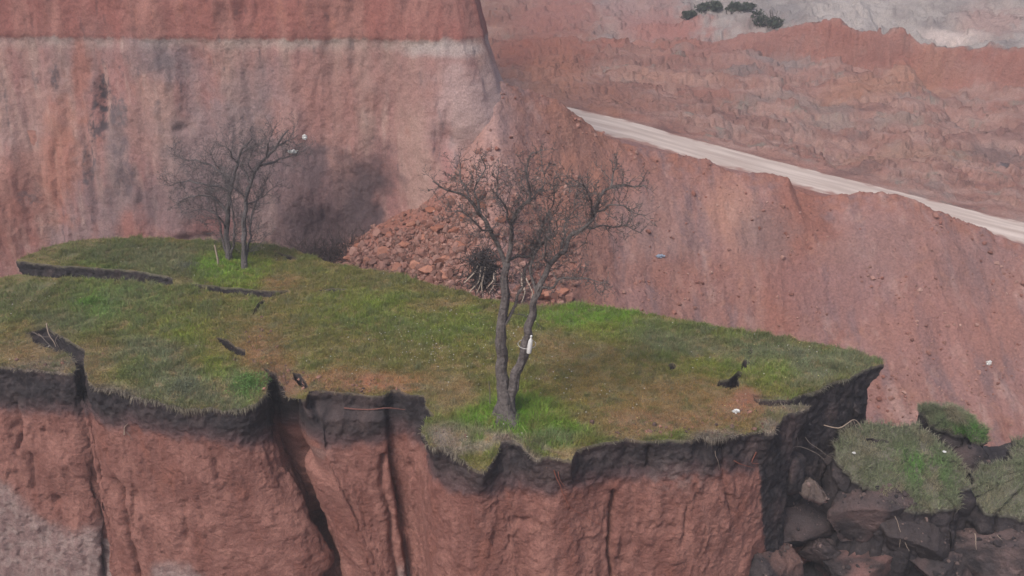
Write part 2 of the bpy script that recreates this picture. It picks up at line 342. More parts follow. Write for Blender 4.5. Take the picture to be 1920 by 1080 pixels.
# a few traced spalls and cracks
for (u, v, ru, rv, dd) in [(835, 255, 22, 30, .35), (860, 285, 10, 35, .3), (185, 180, 9, 60, .25), (165, 300, 6, 70, .15), (610, 440, 60, 50, .6), (350, 445, 14, 8, .2), (395, 440, 10, 8, .2), (345, 240, 14, 8, .12), (1, 330, 60, 90, -.25), (120, 350, 40, 120, -.2), (280, 300, 30, 120, .12), (700, 370, 50, 70, .25)]:
    p0 = hitW(u, v); sx = ru / FPX * 32; sz = rv / FPX * 32
    off -= dd * np.exp(-((Pw0[:, 0] - p0[0]) / sx) ** 2 - ((Pw0[:, 2] - p0[2]) / sz) ** 2)
Pw = Pw0.copy(); Pw[:, 0] += off * NXg.ravel(); Pw[:, 1] += off * NYg.ravel()
a1 = fbm(Pw0, (1.1, 1.1, .22), 5, .55, 3.); a2 = fbm(Pw0, (2.2, 2.2, .9), 5, .6, 6.); a3 = fbm(Pw0, (.35, .35, .3), 3, .5, 30.); a4 = fbm(Pw0, (4, 4, 1.0), 4, .6, 12.)
cw = mix(srgb(130, 96, 92, K), srgb(138, 112, 104, K), sstep(-.25, .3, a1))
cw = mix(cw, srgb(118, 104, 106, K), sstep(.05, .4, a3 + .4 * a2) * .55)
cw = mix(cw, srgb(132, 92, 82, K), sstep(.1, .45, a2 - .4 * a1) * .5)
cw = mix(cw, srgb(80, 72, 76, K), sstep(.26, .40, a4) * .6); cw = mix(cw, srgb(158, 136, 126, K), sstep(.12, .4, fbm(Pw0, (3, 3, .5), 4, .6, 77.)) * .45)
cw = cw * 1.0; zb = 5.66 + .10 * a2 + .12 * fbm(Pw0, (.7, .7, 0), 5, .65) + .10 * a4
up = sstep(zb - .04, zb + .06, Pw0[:, 2])
cu = mix(srgb(122, 80, 74, K), srgb(134, 96, 88, K), sstep(-.25, .35, a1)); cu = mix(cu, srgb(112, 84, 80, K), sstep(.05, .4, a3 + .3 * a2) * .6); cu = mix(cu, srgb(138, 92, 78, K), sstep(.1, .4, a2) * .4); cu = mix(cu, srgb(92, 64, 62, K), sstep(.26, .40, a4) * .6)
line = sstep(.5, .05, zb - Pw0[:, 2]) * (1 - up) * sstep(-.1, .3, a1 + .5)
cw = mix(cw, srgb(146, 136, 128, K), line * .65 * sstep(-.35, .25, fbm(Pw0, (.5, .5, .5), 4, .6, 101.)))
blobsW = Blobs(hitW, (0, 2), [
    (720, 140, 170, 60, srgb(128, 100, 94, K), .5), (880, 190, 70, 90, srgb(152, 132, 128, K), .65), (920, 170, 25, 50, srgb(158, 144, 140, K), .6), (820, 90, 60, 14, srgb(146, 138, 134, K), .6), (600, 200, 100, 90, srgb(136, 100, 92, K), .5),
    (300, 110, 70, 40, srgb(108, 96, 98, K), .55), (310, 120, 25, 18, srgb(92, 84, 86, K), .6), (120, 130, 60, 60, srgb(124, 106, 104, K), .5), (140, 130, 18, 60, srgb(132, 84, 70, K), .6), (60, 250, 40, 100, srgb(142, 118, 110, K), .5), (30, 350, 60, 60, srgb(134, 92, 82, K), .6), (110, 300, 40, 110, srgb(136, 90, 74, K), .6), (20, 430, 50, 60, srgb(124, 82, 72, K), .6),
    (280, 230, 70, 60, srgb(140, 112, 104, K), .5), (410, 270, 110, 90, srgb(112, 98, 98, K), .75), (480, 160, 60, 50, srgb(116, 100, 100, K), .5), (400, 380, 130, 80, srgb(102, 88, 90, K), .75), (240, 390, 60, 90, srgb(96, 84, 86, K), .7), (220, 260, 26, 70, srgb(98, 88, 90, K), .65), (255, 425, 30, 35, srgb(136, 86, 76, K), .6), (400, 420, 50, 20, srgb(116, 76, 72, K), .6),
    (540, 330, 60, 60, srgb(96, 82, 84, K), .7), (620, 360, 110, 70, srgb(96, 76, 76, K), .7), (700, 330, 55, 60, srgb(88, 70, 70, K), .75), (640, 430, 110, 60, srgb(76, 62, 64, K), .85), (560, 440, 60, 60, srgb(84, 70, 72, K), .7), (590, 320, 20, 50, srgb(84, 72, 74, K), .6), (680, 380, 40, 60, srgb(72, 62, 64, K), .7), (500, 400, 20, 60, srgb(124, 106, 102, K), .5),
])
blobsW.apply(Pw0, cw, .85, 1.5, 1.0)
Blobs(hitW, (0, 2), [
(187, 165, 17, 50, srgb(66, 60, 64, K), .95), (180, 225, 18, 45, srgb(66, 60, 64, K), .9), (166, 300, 13, 60, srgb(72, 66, 70, K), .8), (210, 210, 9, 26, srgb(76, 70, 74, K), .7), (92, 155, 7, 24, srgb(76, 70, 74, K), .7), (230, 215, 12, 30, srgb(84, 78, 80, K), .7), (50, 370, 18, 16, srgb(88, 78, 80, K), .6), (300, 200, 6, 18, srgb(88, 78, 80, K), .6), (225, 275, 22, 18, srgb(84, 74, 78, K), .6), (240, 330, 22, 40, srgb(80, 70, 74, K), .6)]).apply(Pw0 * [1, 1, 1], cw, .9, 3.0, 1.6, 1)
cw = mix(cw, cu, up) * 1.08
o = make_mesh('cliff', Pw, gridfaces(len(zz), len(ss))[:, ::-1], cw, M_WALL); tag(o, 'tall pinkish earth cliff with a red top layer and dark stains', 'cliff', kind='structure')
# ground above the cliff (out of the frame)
kx = np.linspace(0, 1, 60); ky = np.linspace(0, 1, 40) ** 2; KT, KV = np.meshgrid(kx, ky); kyb = 30.4 + 1.6 * (1 - KT); KY = kyb + KV * (112 - kyb); KX = -62 + KT * (np.interp(KY, WY[8:], WX[8:]) + 61.5)
PG = np.stack([KX.ravel(), KY.ravel() - .3, 13.5 + .3 * perlin(np.stack([KX.ravel() * .2, KY.ravel() * .2, KX.ravel() * 0], 1))], 1)
o = make_mesh('upper_ground', PG, gridfaces(*KX.shape), np.tile(srgb(120, 96, 84, K), (len(PG), 1)), M_FAR); tag(o, 'bare ground above the tall cliff', 'ground', kind='structure')

# ------------------------------------------------------------------ the grassy block
def inpoly(P, poly):
    x, y = P[:, 0], P[:, 1]; r = np.zeros(len(P), bool); n = len(poly); j = n - 1
    for i in range(n):
        xi, yi = poly[i]; xj, yj = poly[j]
        if yi != yj:
            c = (yi > y) != (yj > y); r ^= c & (x < (xj - xi) * (y - yi) / (yj - yi) + xi)
        j = i
    return r
def W0(u, v): return PZ(u, v, 0.0)[:2]
step_line = np.array([W0(*p) for p in [(-300, 512), (33, 512), (120, 516), (200, 521), (260, 524), (325, 530), (430, 544), (540, 548), (650, 545)]])
droops = [(920, 885, .75, -.50), (1005, 885, .7, -.45), (845, 845, .5, -.25), (330, 765, 1.1, -.38), (430, 765, .7, -.25), (230, 745, .6, -.22), (1452, 828, .4, -.3), (945, 785, .8, .10), (1150, 640, 1.6, .10), (1500, 690, 1.2, .05), (560, 730, .5, -.06), (110, 640, 1., .04), (1520, 770, .3, -.12), (60, 480, 2.0, .05), (640, 715, .8, .05), (1300, 640, 1.3, -.12)]
droops = [(*W0(u, v), r, d) for u, v, r, d in droops]
def ztop(x, y):
    x = np.asarray(x, float); y = np.asarray(y, float); z = np.zeros_like(x)
    for (a, b, r, d) in droops: z = z + d * np.exp(-((x - a) ** 2 + (y - b) ** 2) / r ** 2)
    sy = np.interp(x, step_line[:, 0], step_line[:, 1]); fall = 1 - sstep(step_line[3, 0], step_line[6, 0], x)
    z = z + sstep(-.03, .03, y - sy) * (.03 + .22 * fall) * np.exp(-(y - sy).clip(0) / 3.0) * (1 - sstep(step_line[6, 0], step_line[8, 0], x))
    P = np.stack([x, y, x * 0], -1)
    return z + fbm(P, (.6,) * 3, 3, .5, 3.) * .10 + fbm(P, (3.,) * 3, 3, .6, 8.) * .025
def onTop(u, v):
    z = 0.0
    for _ in range(4):
        p = PZ(u, v, z); z = float(ztop(p[0], p[1]))
    return p
outline_px = [(-260, 688), (0, 687), (55, 692), (100, 697), (138, 700), (141, 690), (132, 668), (98, 657), (66, 645), (48, 624), (88, 614), (120, 632), (158, 655), (160, 690), (166, 715), (182, 728), (235, 742), (300, 758), (350, 770), (400, 772), (450, 770), (482, 757), (498, 742),
    (503, 718), (496, 688), (515, 698), (529, 722), (535, 740), (545, 746), (574, 747), (578, 733), (610, 731), (640, 737), (675, 736), (700, 743), (722, 741), (735, 730), (748, 729), (770, 741), (795, 741), (800, 762), (818, 782), (800, 792), (790, 812), (805, 836), (842, 852), (880, 876),
    (905, 892), (925, 893), (940, 878), (965, 874), (985, 888), (1005, 892), (1028, 876), (1045, 864), (1068, 864), (1085, 842), (1110, 833), (1150, 828), (1175, 822), (1210, 826), (1260, 825), (1300, 824), (1318, 812), (1335, 822), (1370, 816), (1405, 812), (1428, 808),
    (1438, 826), (1450, 828), (1453, 800), (1466, 782), (1500, 772), (1520, 766), (1500, 760), (1455, 762), (1425, 760), (1408, 744), (1440, 749), (1475, 750), (1500, 741), (1540, 729), (1562, 716), (1585, 712), (1610, 700), (1630, 688), (1657, 683),
    (1655, 674), (1620, 664), (1560, 650), (1480, 634), (1400, 620), (1320, 606), (1250, 594), (1150, 580), (1075, 568), (1040, 575), (1000, 575), (950, 565), (900, 560), (860, 545), (800, 530), (760, 517), (700, 506), (640, 498), (600, 486), (560, 470), (480, 457), (380, 450),
    (300, 446), (200, 448), (135, 452), (90, 462), (50, 480), (33, 507, 0), (70, 510, 0), (120, 513, 0), (160, 515.5, 0), (200, 518, 0), (260, 521.5, 0), (305, 525, 0), (326, 529, 0), (322, 534, 0), (290, 532, 0), (250, 529, 0), (200, 526, 0), (120, 522, 0), (70, 519, 0), (33, 517, 0), (0, 522, 0), (-80, 530), (-260, 545)]
holes_px = [[(405, 634), (425, 637), (442, 652), (458, 656), (457, 667), (440, 662), (420, 645)],
    [(352, 530), (400, 536), (440, 540), (470, 543), (505, 547), (540, 546), (505, 557), (465, 554), (430, 550), (395, 546)], [(598, 545), (625, 541), (652, 543), (626, 549)],
    [(1397, 676), (1403, 680), (1397, 690), (1390, 694)], [(1386, 697), (1394, 699), (1380, 711), (1385, 722), (1368, 729), (1346, 723), (1352, 714), (1368, 712)], [(1404, 660), (1410, 656), (1408, 667)],
    [(550, 700), (560, 703), (572, 718), (574, 728), (562, 722)], [(520, 474), (545, 480), (562, 488), (545, 487)], [(1256, 686), (1262, 682), (1266, 688), (1259, 694)], [(487, 567), (495, 563), (480, 583), (474, 590)]]
def loop_normals(L, win):
    k = int(win); T_ = np.roll(L, -k, 0) - np.roll(L, k, 0)
    N = np.stack([T_[:, 1], -T_[:, 0]], 1); N /= np.linalg.norm(N, axis=1)[:, None] + 1e-9
    area = .5 * np.sum(L[:, 0] * np.roll(L[:, 1], -1) - np.roll(L[:, 0], -1) * L[:, 1])
    return N if area > 0 else -N
def rough_loop(px, step=.05, amp=.05, seed=0.):
    P = np.array([(onTop(*p) if len(p) == 2 else PZ(*p))[:2] for p in px]); P = np.vstack([P, P[:1]]); out = []
    for a, b in zip(P[:-1], P[1:]):
        m = max(1, int(round(np.linalg.norm(b - a) / step)))
        out += [a + (b - a) * k / m for k in range(m)]
    Q = np.array(out)
    q3 = np.column_stack([Q, np.zeros(len(Q))])
    w = np.stack([fbm(q3, (2.6,) * 3, 4, .65, seed + 1.), fbm(q3, (2.6,) * 3, 4, .65, seed + 55.)], 1)
    Q = Q + w * amp
    if len(px) < 20 and len(Q) > 8 and grow: c = Q.mean(0); N = loop_normals(Q, 2); Q = Q + N * grow
    return Q
grow = 0
outline = rough_loop(outline_px, .04, .10); grow = .035
holes = [rough_loop(h, .03, .05, 3. * i) for i, h in enumerate(holes_px)]
mn = outline.min(0); mx_ = outline.max(0)
g = .085; ax_ = np.arange(mn[0], mx_[0], g); ay_ = np.arange(mn[1], mx_[1], g)
GX, GY = np.meshgrid(ax_, ay_); gp = np.stack([GX.ravel(), GY.ravel()], 1) + rng.uniform(-.02, .02, (GX.size, 2))
keep = inpoly(gp, outline)
for h in holes: keep &= ~inpoly(gp, h)
gp = gp[keep]
allv = [outline] + holes; edges = []; n0 = 0
for l_ in allv:
    k = len(l_); edges += [(n0 + i, n0 + (i + 1) % k) for i in range(k)]; n0 += k
pts2 = np.vstack(allv + [gp])
res = delaunay_2d_cdt([Vector(p) for p in pts2.tolist()], edges, [], 0, 1e-4)
v2 = np.array([tuple(v) for v in res[0]]); tri = np.array([f for f in res[2]], int)
cen = v2[tri].mean(1); keep = inpoly(cen, outline)
for h in holes: keep &= ~inpoly(cen, h)
tri = tri[keep]; z2 = ztop(v2[:, 0], v2[:, 1]); Vt = np.column_stack([v2, z2])

# colour zones of the turf: (u, v, ru, rv, colour, weight)
G_BR = srgb(88, 122, 42, 1.15); G_YL = srgb(104, 122, 46, 1.1); G_MID = srgb(88, 100, 52, 1.1); G_OL = srgb(104, 98, 58, 1.1); G_GREY = srgb(98, 104, 86, 1.1); G_BL = srgb(90, 112, 78, 1.1); G_DK = srgb(72, 82, 54, 1.1); G_DRY = srgb(122, 104, 78, 1.1); G_RED = srgb(128, 88, 68, 1.1); G_SOIL = srgb(118, 108, 104, 1.1)
zones = [(250, 475, 180, 25, G_DK, .8), (330, 495, 90, 30, G_GREY, .5), (500, 470, 80, 15, G_DK, .6), (440, 507, 75, 32, G_YL, .95), (410, 500, 50, 20, G_BR, .8), (530, 530, 40, 14, G_RED, .6), (640, 525, 120, 20, G_OL, .6), (170, 565, 60, 45, G_BR, .6), (230, 570, 90, 40, G_BL, .5), (60, 560, 90, 40, G_DK, .7), (120, 610, 60, 25, G_GREY, .6),
    (340, 590, 100, 25, G_MID, .7), (360, 620, 60, 25, G_YL, .6), (60, 655, 90, 40, G_DRY, .85), (20, 625, 50, 20, G_OL, .7), (90, 685, 70, 14, G_SOIL, .7), (190, 690, 40, 35, G_DRY, .8), (280, 660, 70, 30, G_GREY, .8), (250, 700, 60, 30, G_MID, .6), (340, 720, 80, 40, G_GREY, .75), (410, 680, 40, 25, G_YL, .6), (460, 722, 42, 38, G_BL, .6), (475, 715, 30, 25, srgb(78, 124, 62, 1.1), .35), (230, 745, 60, 20, G_SOIL, .6), (400, 760, 80, 20, G_GREY, .7),
    (440, 625, 70, 40, G_RED, .3), (500, 660, 45, 55, G_RED, .65), (540, 715, 45, 25, srgb(122, 82, 68, 1.1), .9), (620, 715, 50, 28, G_RED, .7), (720, 715, 85, 20, srgb(138, 88, 66, 1.1), .95), (560, 600, 90, 40, G_OL, .7), (700, 580, 130, 30, G_YL, .6), (720, 615, 130, 35, G_MID, .7), (640, 660, 110, 35, G_OL, .7), (820, 575, 60, 16, G_RED, .4), (860, 620, 70, 40, G_YL, .5),
    (820, 680, 110, 40, G_OL, .7), (850, 740, 60, 45, G_DRY, .8), (1000, 765, 90, 55, G_YL, .7), (1010, 780, 90, 45, G_BR, .9), (900, 785, 50, 25, G_BR, .75), (960, 800, 150, 32, G_BR, .6), (1080, 660, 120, 50, srgb(112, 98, 62, 1.1), .85), (1060, 640, 70, 25, G_DRY, .6), (1150, 740, 160, 45, srgb(112, 96, 60, 1.1), .85), (1300, 740, 110, 40, srgb(118, 96, 66, 1.1), .85), (1250, 790, 170, 22, srgb(122, 92, 72, 1.1), .8), (1390, 770, 50, 35, G_RED, .8), (1405, 745, 26, 16, srgb(126, 76, 62, 1.1), .8),
    (1100, 595, 100, 25, G_BR, .85), (1180, 625, 90, 25, G_YL, .7), (1260, 640, 90, 32, G_GREY, .7), (1300, 620, 90, 16, G_MID, .6), (1340, 690, 60, 20, G_YL, .5), (1440, 660, 90, 25, G_GREY, .8), (1540, 680, 110, 30, G_GREY, .8), (1440, 700, 50, 30, G_YL, .55), (1420, 640, 60, 12, G_DK, .6),
    (840, 825, 50, 30, G_SOIL, .95), (900, 850, 60, 22, G_SOIL, .8), (1000, 855, 70, 25, G_SOIL, .8), (960, 885, 80, 16, G_SOIL, .95), (1060, 850, 30, 14, G_DRY, .8), (1040, 820, 50, 12, G_GREY, .7), (1340, 818, 50, 12, G_SOIL, .9), (1450, 815, 30, 30, G_SOIL, .9), (1490, 770, 50, 20, G_SOIL, .8), (1180, 815, 60, 10, G_DRY, .8)]
blobsG = Blobs(onTop, (0, 1), zones)
def turf_col(P):
    n = fbm(P, (.8,) * 3, 4, .6, 2.); c = mix(G_MID, G_OL, sstep(-.25, .25, n)); c = np.array(c)
    blobsG.apply(P, c, .5, 1.6, .9)
    n = fbm(P, (3.2,) * 3, 4, .6, 20.)
    c = mix(c, G_DRY, sstep(.05, .35, n) * .6); c = mix(c, G_DK, sstep(.05, .4, -n) * .6)
    n = fbm(P, (1.3, 2.2, 1.), 5, .65, 120.); c = mix(c, G_RED, sstep(.25, .45, n) * .4); c = mix(c, G_GREY, sstep(.15, .4, -n) * .45)
    return c
tc = turf_col(Vt)
greenness = lambda c: np.clip((c[:, 1] - c[:, 0]) / c[:, 1] * 3.5 + .5, 0, 1)
soil = mix(tc * 1.25, srgb(112, 98, 78, 1.1), .3 + .2 * fbm(Vt, (5,) * 3, 3)); soil = mix(soil, srgb(124, 98, 84, 1.1), sstep(.2, .5, fbm(Vt, (7,) * 3, 3, .6, 40.)) * .5)
o = make_mesh('turf', Vt, tri, soil, M_EARTH); tag(o, 'thin turf on top of the split earth block', 'turf', kind='structure')
soilcol_at_rim = srgb(96, 88, 82, 1.1)

# side faces -------------------------------------------------------------
cr_faces = [([(546, 768), (553, 800), (556, 850)], .21, 1.0),([(536, 765), (540, 860), (545, 900), (543, 1000), (541, 1085)], .12, 1.1),  # cracks traced on the front face: list of (u, v), width m, depth m
    ([(712, 845), (708, 900), (716, 960), (714, 1010), (720, 1085)], .035, .4), ([(726, 835), (728, 890), (734, 940), (732, 985)], .03, .25), ([(1152, 925), (1146, 975), (1141, 1015), (1146, 1080)], .03, .25), ([(923, 950), (908, 985), (897, 1035)], .03, .18), ([(1288, 945), (1282, 990), (1276, 1020)], .025, .15),
    ([(165, 845), (172, 875), (172, 920), (188, 960), (196, 1085)], .04, .4), ([(212, 905), (236, 960), (242, 1000), (260, 1060), (265, 1085)], .05, .35), ([(30, 760), (40, 800), (36, 840)], .03, .15), ([(610, 1045), (616, 1085)], .03, .2), ([(975, 905), (985, 930)], .02, .08), ([(880, 800), (882, 830)], .02, .1), ([(1360, 830), (1356, 900), (1370, 960)], .02, .1), ([(250, 930), (252, 990)], .03, .12), ([(345, 940), (352, 1010)], .02, .08), ([(815, 945), (810, 970)], .02, .08), ([(1300, 905), (1304, 930)], .02, .06),
    ([(470, 880), (474, 930), (480, 990)], .02, .07), ([(60, 850), (70, 910)], .03, .1), ([(400, 860), (402, 900)], .02, .07), ([(1050, 1000), (1046, 1085)], .02, .06), ([(1216, 840), (1214, 880)], .02, .1)]
dents = [(225, 925, 22, 22, .22), (262, 930, 14, 26, .16), (110, 935, 12, 12, .15), (980, 970, 24, 9, .12), (930, 1010, 10, 26, .1), (1000, 940, 10, 40, .06), (30, 800, 10, 10, .12), (82, 808, 5, 5, .1), (770, 870, 10, 8, .1), (640, 930, 30, 30, .1), (1100, 960, 50, 60, .06), (450, 960, 60, 80, .07), (300, 900, 40, 60, .08), (120, 870, 40, 40, -.1)]
def curtain_hit(u, v):
    """where the pixel's ray meets the vertical curtain under the outline (nearest, z below the turf)"""
    d = ray(u, v); A = outline; B = np.roll(outline, -1, axis=0); e = B - A
    den = d[0] * e[:, 1] - d[1] * e[:, 0]; den = np.where(np.abs(den) < 1e-9, 1e-9, den)
    t = (A[:, 0] * e[:, 1] - A[:, 1] * e[:, 0]) / den; q = (A[:, 0] * d[1] - A[:, 1] * d[0]) / den
    ok = (q >= 0) & (q <= 1) & (t > 0); z = CAMZ + d[2] * t; ok &= z < .3
    if not ok.any(): return None
    t = t[ok].min(); return CAM + d * t
def loop_normals(L, win):
    k = int(win); T_ = np.roll(L, -k, 0) - np.roll(L, k, 0)
    N = np.stack([T_[:, 1], -T_[:, 0]], 1); N /= np.linalg.norm(N, axis=1)[:, None] + 1e-9
    area = .5 * np.sum(L[:, 0] * np.roll(L[:, 1], -1) - np.roll(L[:, 0], -1) * L[:, 1])
    return N if area > 0 else -N
gapx = float(PZ(525, 860, -.9)[0]); gapy = float(PZ(525, 800, -.5)[1])
def dark_bottom(P):
    x = P[:, 0]
    return -1.08 - .22 * np.exp(-((x - PZ(520, 800, -1)[0]) / 1.1) ** 2) + .20 * np.exp(-((x - PZ(1250, 850, -1)[0]) / 2.5) ** 2) - 2.8 * sstep(PZ(1424, 810, 0)[0], PZ(1440, 810, 0)[0], x + .10 * P[:, 2]) + .10 * fbm(P, (.5, .5, 0), 3) + .06 * fbm(P, (3, 3, 3), 3)
crk = []
for pl, w, dpt in cr_faces:
    h = [curtain_hit(*p) for p in pl]; h = [a for a in h if a is not None]
    if len(h) > 1:
        h = smooth_path(np.array(h), .06); h[:, 0] += perlin(h * 7.) * .03
        crk.append((h, w, dpt))
dn = []
for (u, v, ru, rv, d_) in dents:
    h = curtain_hit(u, v)
    if h is not None: dn.append((h, ru / FPX * 17, rv / FPX * 20, d_))
def side_faces(name, L, inner=False, depth=9.0, big=1.0, label=None):
    dd = np.concatenate([[0, .02, .05], np.arange(.08, min(depth, 5.3), .034), np.arange(5.3, depth + .3, .35) if depth > 5.3 else []])
    N = loop_normals(L, 3); Ns = loop_normals(L, 9) if not inner else N
    for _ in range(6): Ns = (np.roll(Ns, 1, 0) + Ns + np.roll(Ns, -1, 0)); Ns /= np.linalg.norm(Ns, axis=1)[:, None] + 1e-9
    if inner: Ns = -Ns
    z0 = ztop(L[:, 0], L[:, 1]); D = dd[:, None]
    P = np.empty((len(dd), len(L), 3)); P[..., 0] = L[None, :, 0]; P[..., 1] = L[None, :, 1]; P[..., 2] = z0[None] - D
    if not inner:
        sg = 13; kk = np.exp(-.5 * (np.arange(-40, 41) / sg) ** 2); kk /= kk.sum()
        ia = int(np.argmin(((L - onTop(139, 700)[:2]) ** 2).sum(1))); ib = int(np.argmin(((L - onTop(163, 706)[:2]) ** 2).sum(1)))
        Lc = L.copy()
        if ia < ib < ia + 200:
            tq = np.linspace(0, 1, ib - ia + 1)[:, None]; Lc[ia:ib + 1] = L[ia] * (1 - tq) + L[ib] * tq
        Ls = np.stack([np.convolve(np.pad(Lc[:, k], 40, mode='wrap'), kk, 'valid') for k in (0, 1)], 1)
        msk = np.ones(len(L)); hold = np.ones(len(L))
        for (u, v) in [(505, 700), (512, 720)]: hold *= 1 - np.exp(-((L - W0(u, v)) ** 2).sum(1) / .4 ** 2)
        for (u, v) in [(52, 625), (80, 645), (110, 650), (130, 670), (145, 690), (160, 700), (505, 700), (512, 720), (1480, 755), (33, 512), (120, 515)]:
            q = W0(u, v); msk *= 1 - np.exp(-((L - q) ** 2).sum(1) / .35 ** 2)
        bl = sstep(.10, .75, D) * (.25 + .75 * np.maximum(msk[None], sstep(.35, .9, D) * hold[None]))
        P[..., 0] += (Ls[:, 0] - L[:, 0])[None] * bl; P[..., 1] += (Ls[:, 1] - L[:, 1])[None] * bl
    Pf = P.reshape(-1, 3); Df = np.repeat(dd, len(L)); Nf = np.tile(Ns, (len(dd), 1))
    db = dark_bottom(Pf); inred = sstep(db + .1, db - .15, Pf[:, 2])
    ramp = sstep(.03, .5, Df)
    off = .006 * np.sin(np.clip(Df / .08, 0, 1) * np.pi) - .07 * sstep(.05, .2, Df) * big
    off += ramp * big * (fbm(Pf, (.7, .7, .35), 3, .5, 1.) * .12 + fbm(Pf, (1.8, 1.8, 1.0), 4, .55, 5.) * .06)
    blk = fbm(Pf, (3.0, 3.0, 2.2), 5, .65, 9., ridge=True) * .10 + fbm(Pf, (9, 9, 7), 3, .7, 19.) * .06
    red = -np.abs(fbm(Pf, (2.4, 2.4, .8), 5, .65, 15.)) * .11 + sstep(.1, .16, fbm(Pf, (3, 3, 1.6), 5, .65, 71.)) * .03 + fbm(Pf, (8, 8, 4.5), 4, .65, 25.) * .035 + sstep(.15, .3, fbm(Pf, (1.6, 1.6, .7), 4, .6, 60.)) * .04
    off += (sstep(.02, .2, Df)) * (blk * (1 - inred) + red * inred) * (1 if big == 1 else .6)
    off += .05 * inred * big
    if not inner:
        la, lb = PZ(575, 780, -.5)[0], PZ(705, 800, -.5)[0]
        off += .30 * sstep(.30, .48, Df + .10 * fbm(Pf, (2, 2, 2), 3)) * sstep(la - .1, la + .08, Pf[:, 0]) * sstep(lb + .2, lb, Pf[:, 0]) * (Pf[:, 1] < 16.5)
    off += .05 * Df * big
    if not inner:
        for h, w, dpt in crk:
            lo, hi = h.min(0) - .5, h.max(0) + .5
            m = ((Pf > lo) & (Pf < hi)).all(1); idx = np.nonzero(m)[0]
            if not len(idx): continue
            Q = Pf[idx]; best = np.full(len(idx), 9.)
            for a, b in zip(h[:-1], h[1:]):
                ab = b - a; t = np.clip(((Q - a) @ ab) / (ab @ ab + 1e-9), 0, 1)
                best = np.minimum(best, np.linalg.norm((Q - a - t[:, None] * ab) * np.array([1, .35, 1]), axis=1))
            off[idx] -= dpt * np.exp(-(best / w) ** 2) + .04 * np.exp(-(best / (w * 3)) ** 2)
        for h, sx, sz, d_ in dn:
            q = (Pf - h); off -= d_ * np.exp(-(q[:, 0] / sx) ** 2 - (q[:, 2] / sz) ** 2 - (q[:, 1] / .8) ** 2)
    Pd = Pf.copy(); Pd[:, :2] += Nf * off[:, None]
    # the big fissure leans to the right as it goes down
    fall = np.exp(-((Pf[:, 0] - gapx) / 1.5) ** 2)
    Pd[:, 0] += .36 * (-1.25 - Pf[:, 2]).clip(0, 3.2) * fall
    c1 = fbm(Pf, (2.2, 2.2, .8), 5, .6, 31.); c2 = fbm(Pf, (5, 5, 5), 4, .6, 37.); c3 = fbm(Pf, (.6, .6, .5), 3, .5, 43.)
    cd = mix(DARK, DARK2, sstep(-.1, .4, c2 + .4 * c3)); cd = mix(cd, srgb(84, 76, 74, K), sstep(.25, .5, c1) * .4)
    crd = mix(srgb(116, 82, 74, K), RED2, sstep(-.2, .3, c1)); crd = mix(crd, srgb(112, 76, 68, K), sstep(.05, .45, c3) * .5); crd = mix(crd, srgb(142, 108, 94, K), sstep(.2, .5, c2) * .35); crd = mix(crd, ORANGE, sstep(.1, .4, -c1) * .3); crd = mix(crd, srgb(92, 62, 58, K), sstep(.3, .45, fbm(Pf, (6, 6, 2.5), 4, .65, 47.)) * .6)
    t = sstep(db + .16, db - .12, Pf[:, 2] + .22 * c1 + .12 * c2); tp = sstep(db + .50, db - .06, Pf[:, 2] + .34 * c1 + .06 * c2)
    cd = mix(cd, srgb(82, 68, 66, K), sstep(.0, .4, c3 + .5 * c1) * .55); cc = mix(cd, PURP, tp * .9); cc = mix(cc, crd * np.array([.90, .86, .87]), t)
    gp_ = [curtain_hit(*q) for q in [(-200, 880), (0, 895), (60, 930), (100, 975), (130, 985), (190, 985), (205, 1130), (270, 1100), (300, 1048), (360, 1052), (420, 1130), (700, 1130), (722, 1045), (765, 1045), (800, 1140)]]
    gz = np.interp(Pf[:, 0], [q[0] for q in gp_], [q[2] for q in gp_]) + .35 * c3 + .3 * fbm(Pf, (1.5, 1.5, 1.5), 4, .65, 151.)
    gm = sstep(gz + .30, gz - .25, Pf[:, 2] + .15 * c1 + .12 * c2) * (1 - sstep(-1.3, 0., Pf[:, 0])) * (Pf[:, 1] < 20)
    cc = mix(cc, mix(srgb(118, 102, 100, K), srgb(138, 126, 122, K), sstep(-.2, .3, c2)), gm * .75)
    if name != 'fissure':
        for (u, v, r, k_) in [(1270, 895, .35, .5), (590, 835, .3, .4)]:
            h = curtain_hit(u, v)
            if h is not None: cc = mix(cc, srgb(120, 108, 104, K), k_ * np.exp(-((Pf[:, 0] - h[0]) / (r * 1.6)) ** 2 - ((Pf[:, 2] - h[2]) / r) ** 2) * sstep(-.3, .3, c2))
    rimc = turf_col(np.column_stack([L, z0])); rimc = mix(rimc, soilcol_at_rim, .7)
    rt = sstep(.07, .02, Df + .12 * c2 + .05 * c1)
    cc = mix(cc, np.tile(rimc, (len(dd), 1)), rt)
    F = gridfaces(len(dd), len(L), True)
    area = .5 * np.sum(L[:, 0] * np.roll(L[:, 1], -1) - np.roll(L[:, 0], -1) * L[:, 1])
    flip = (area > 0) == inner
    o = make_mesh(name, Pd, F if flip else F[:, ::-1], cc, M_EARTH)
    tag(o, label, 'cliff' if name == 'block_face' else 'crack', kind='structure'); return o, Pd.reshape(len(dd), len(L), 3)
_, FACE = side_faces('block_face', outline, label='steep cut side of the grassy block, black topsoil over red clay')
for h in holes: side_faces('fissure', h, True, 1.6, .25, label='narrow dark crack opened in the turf')

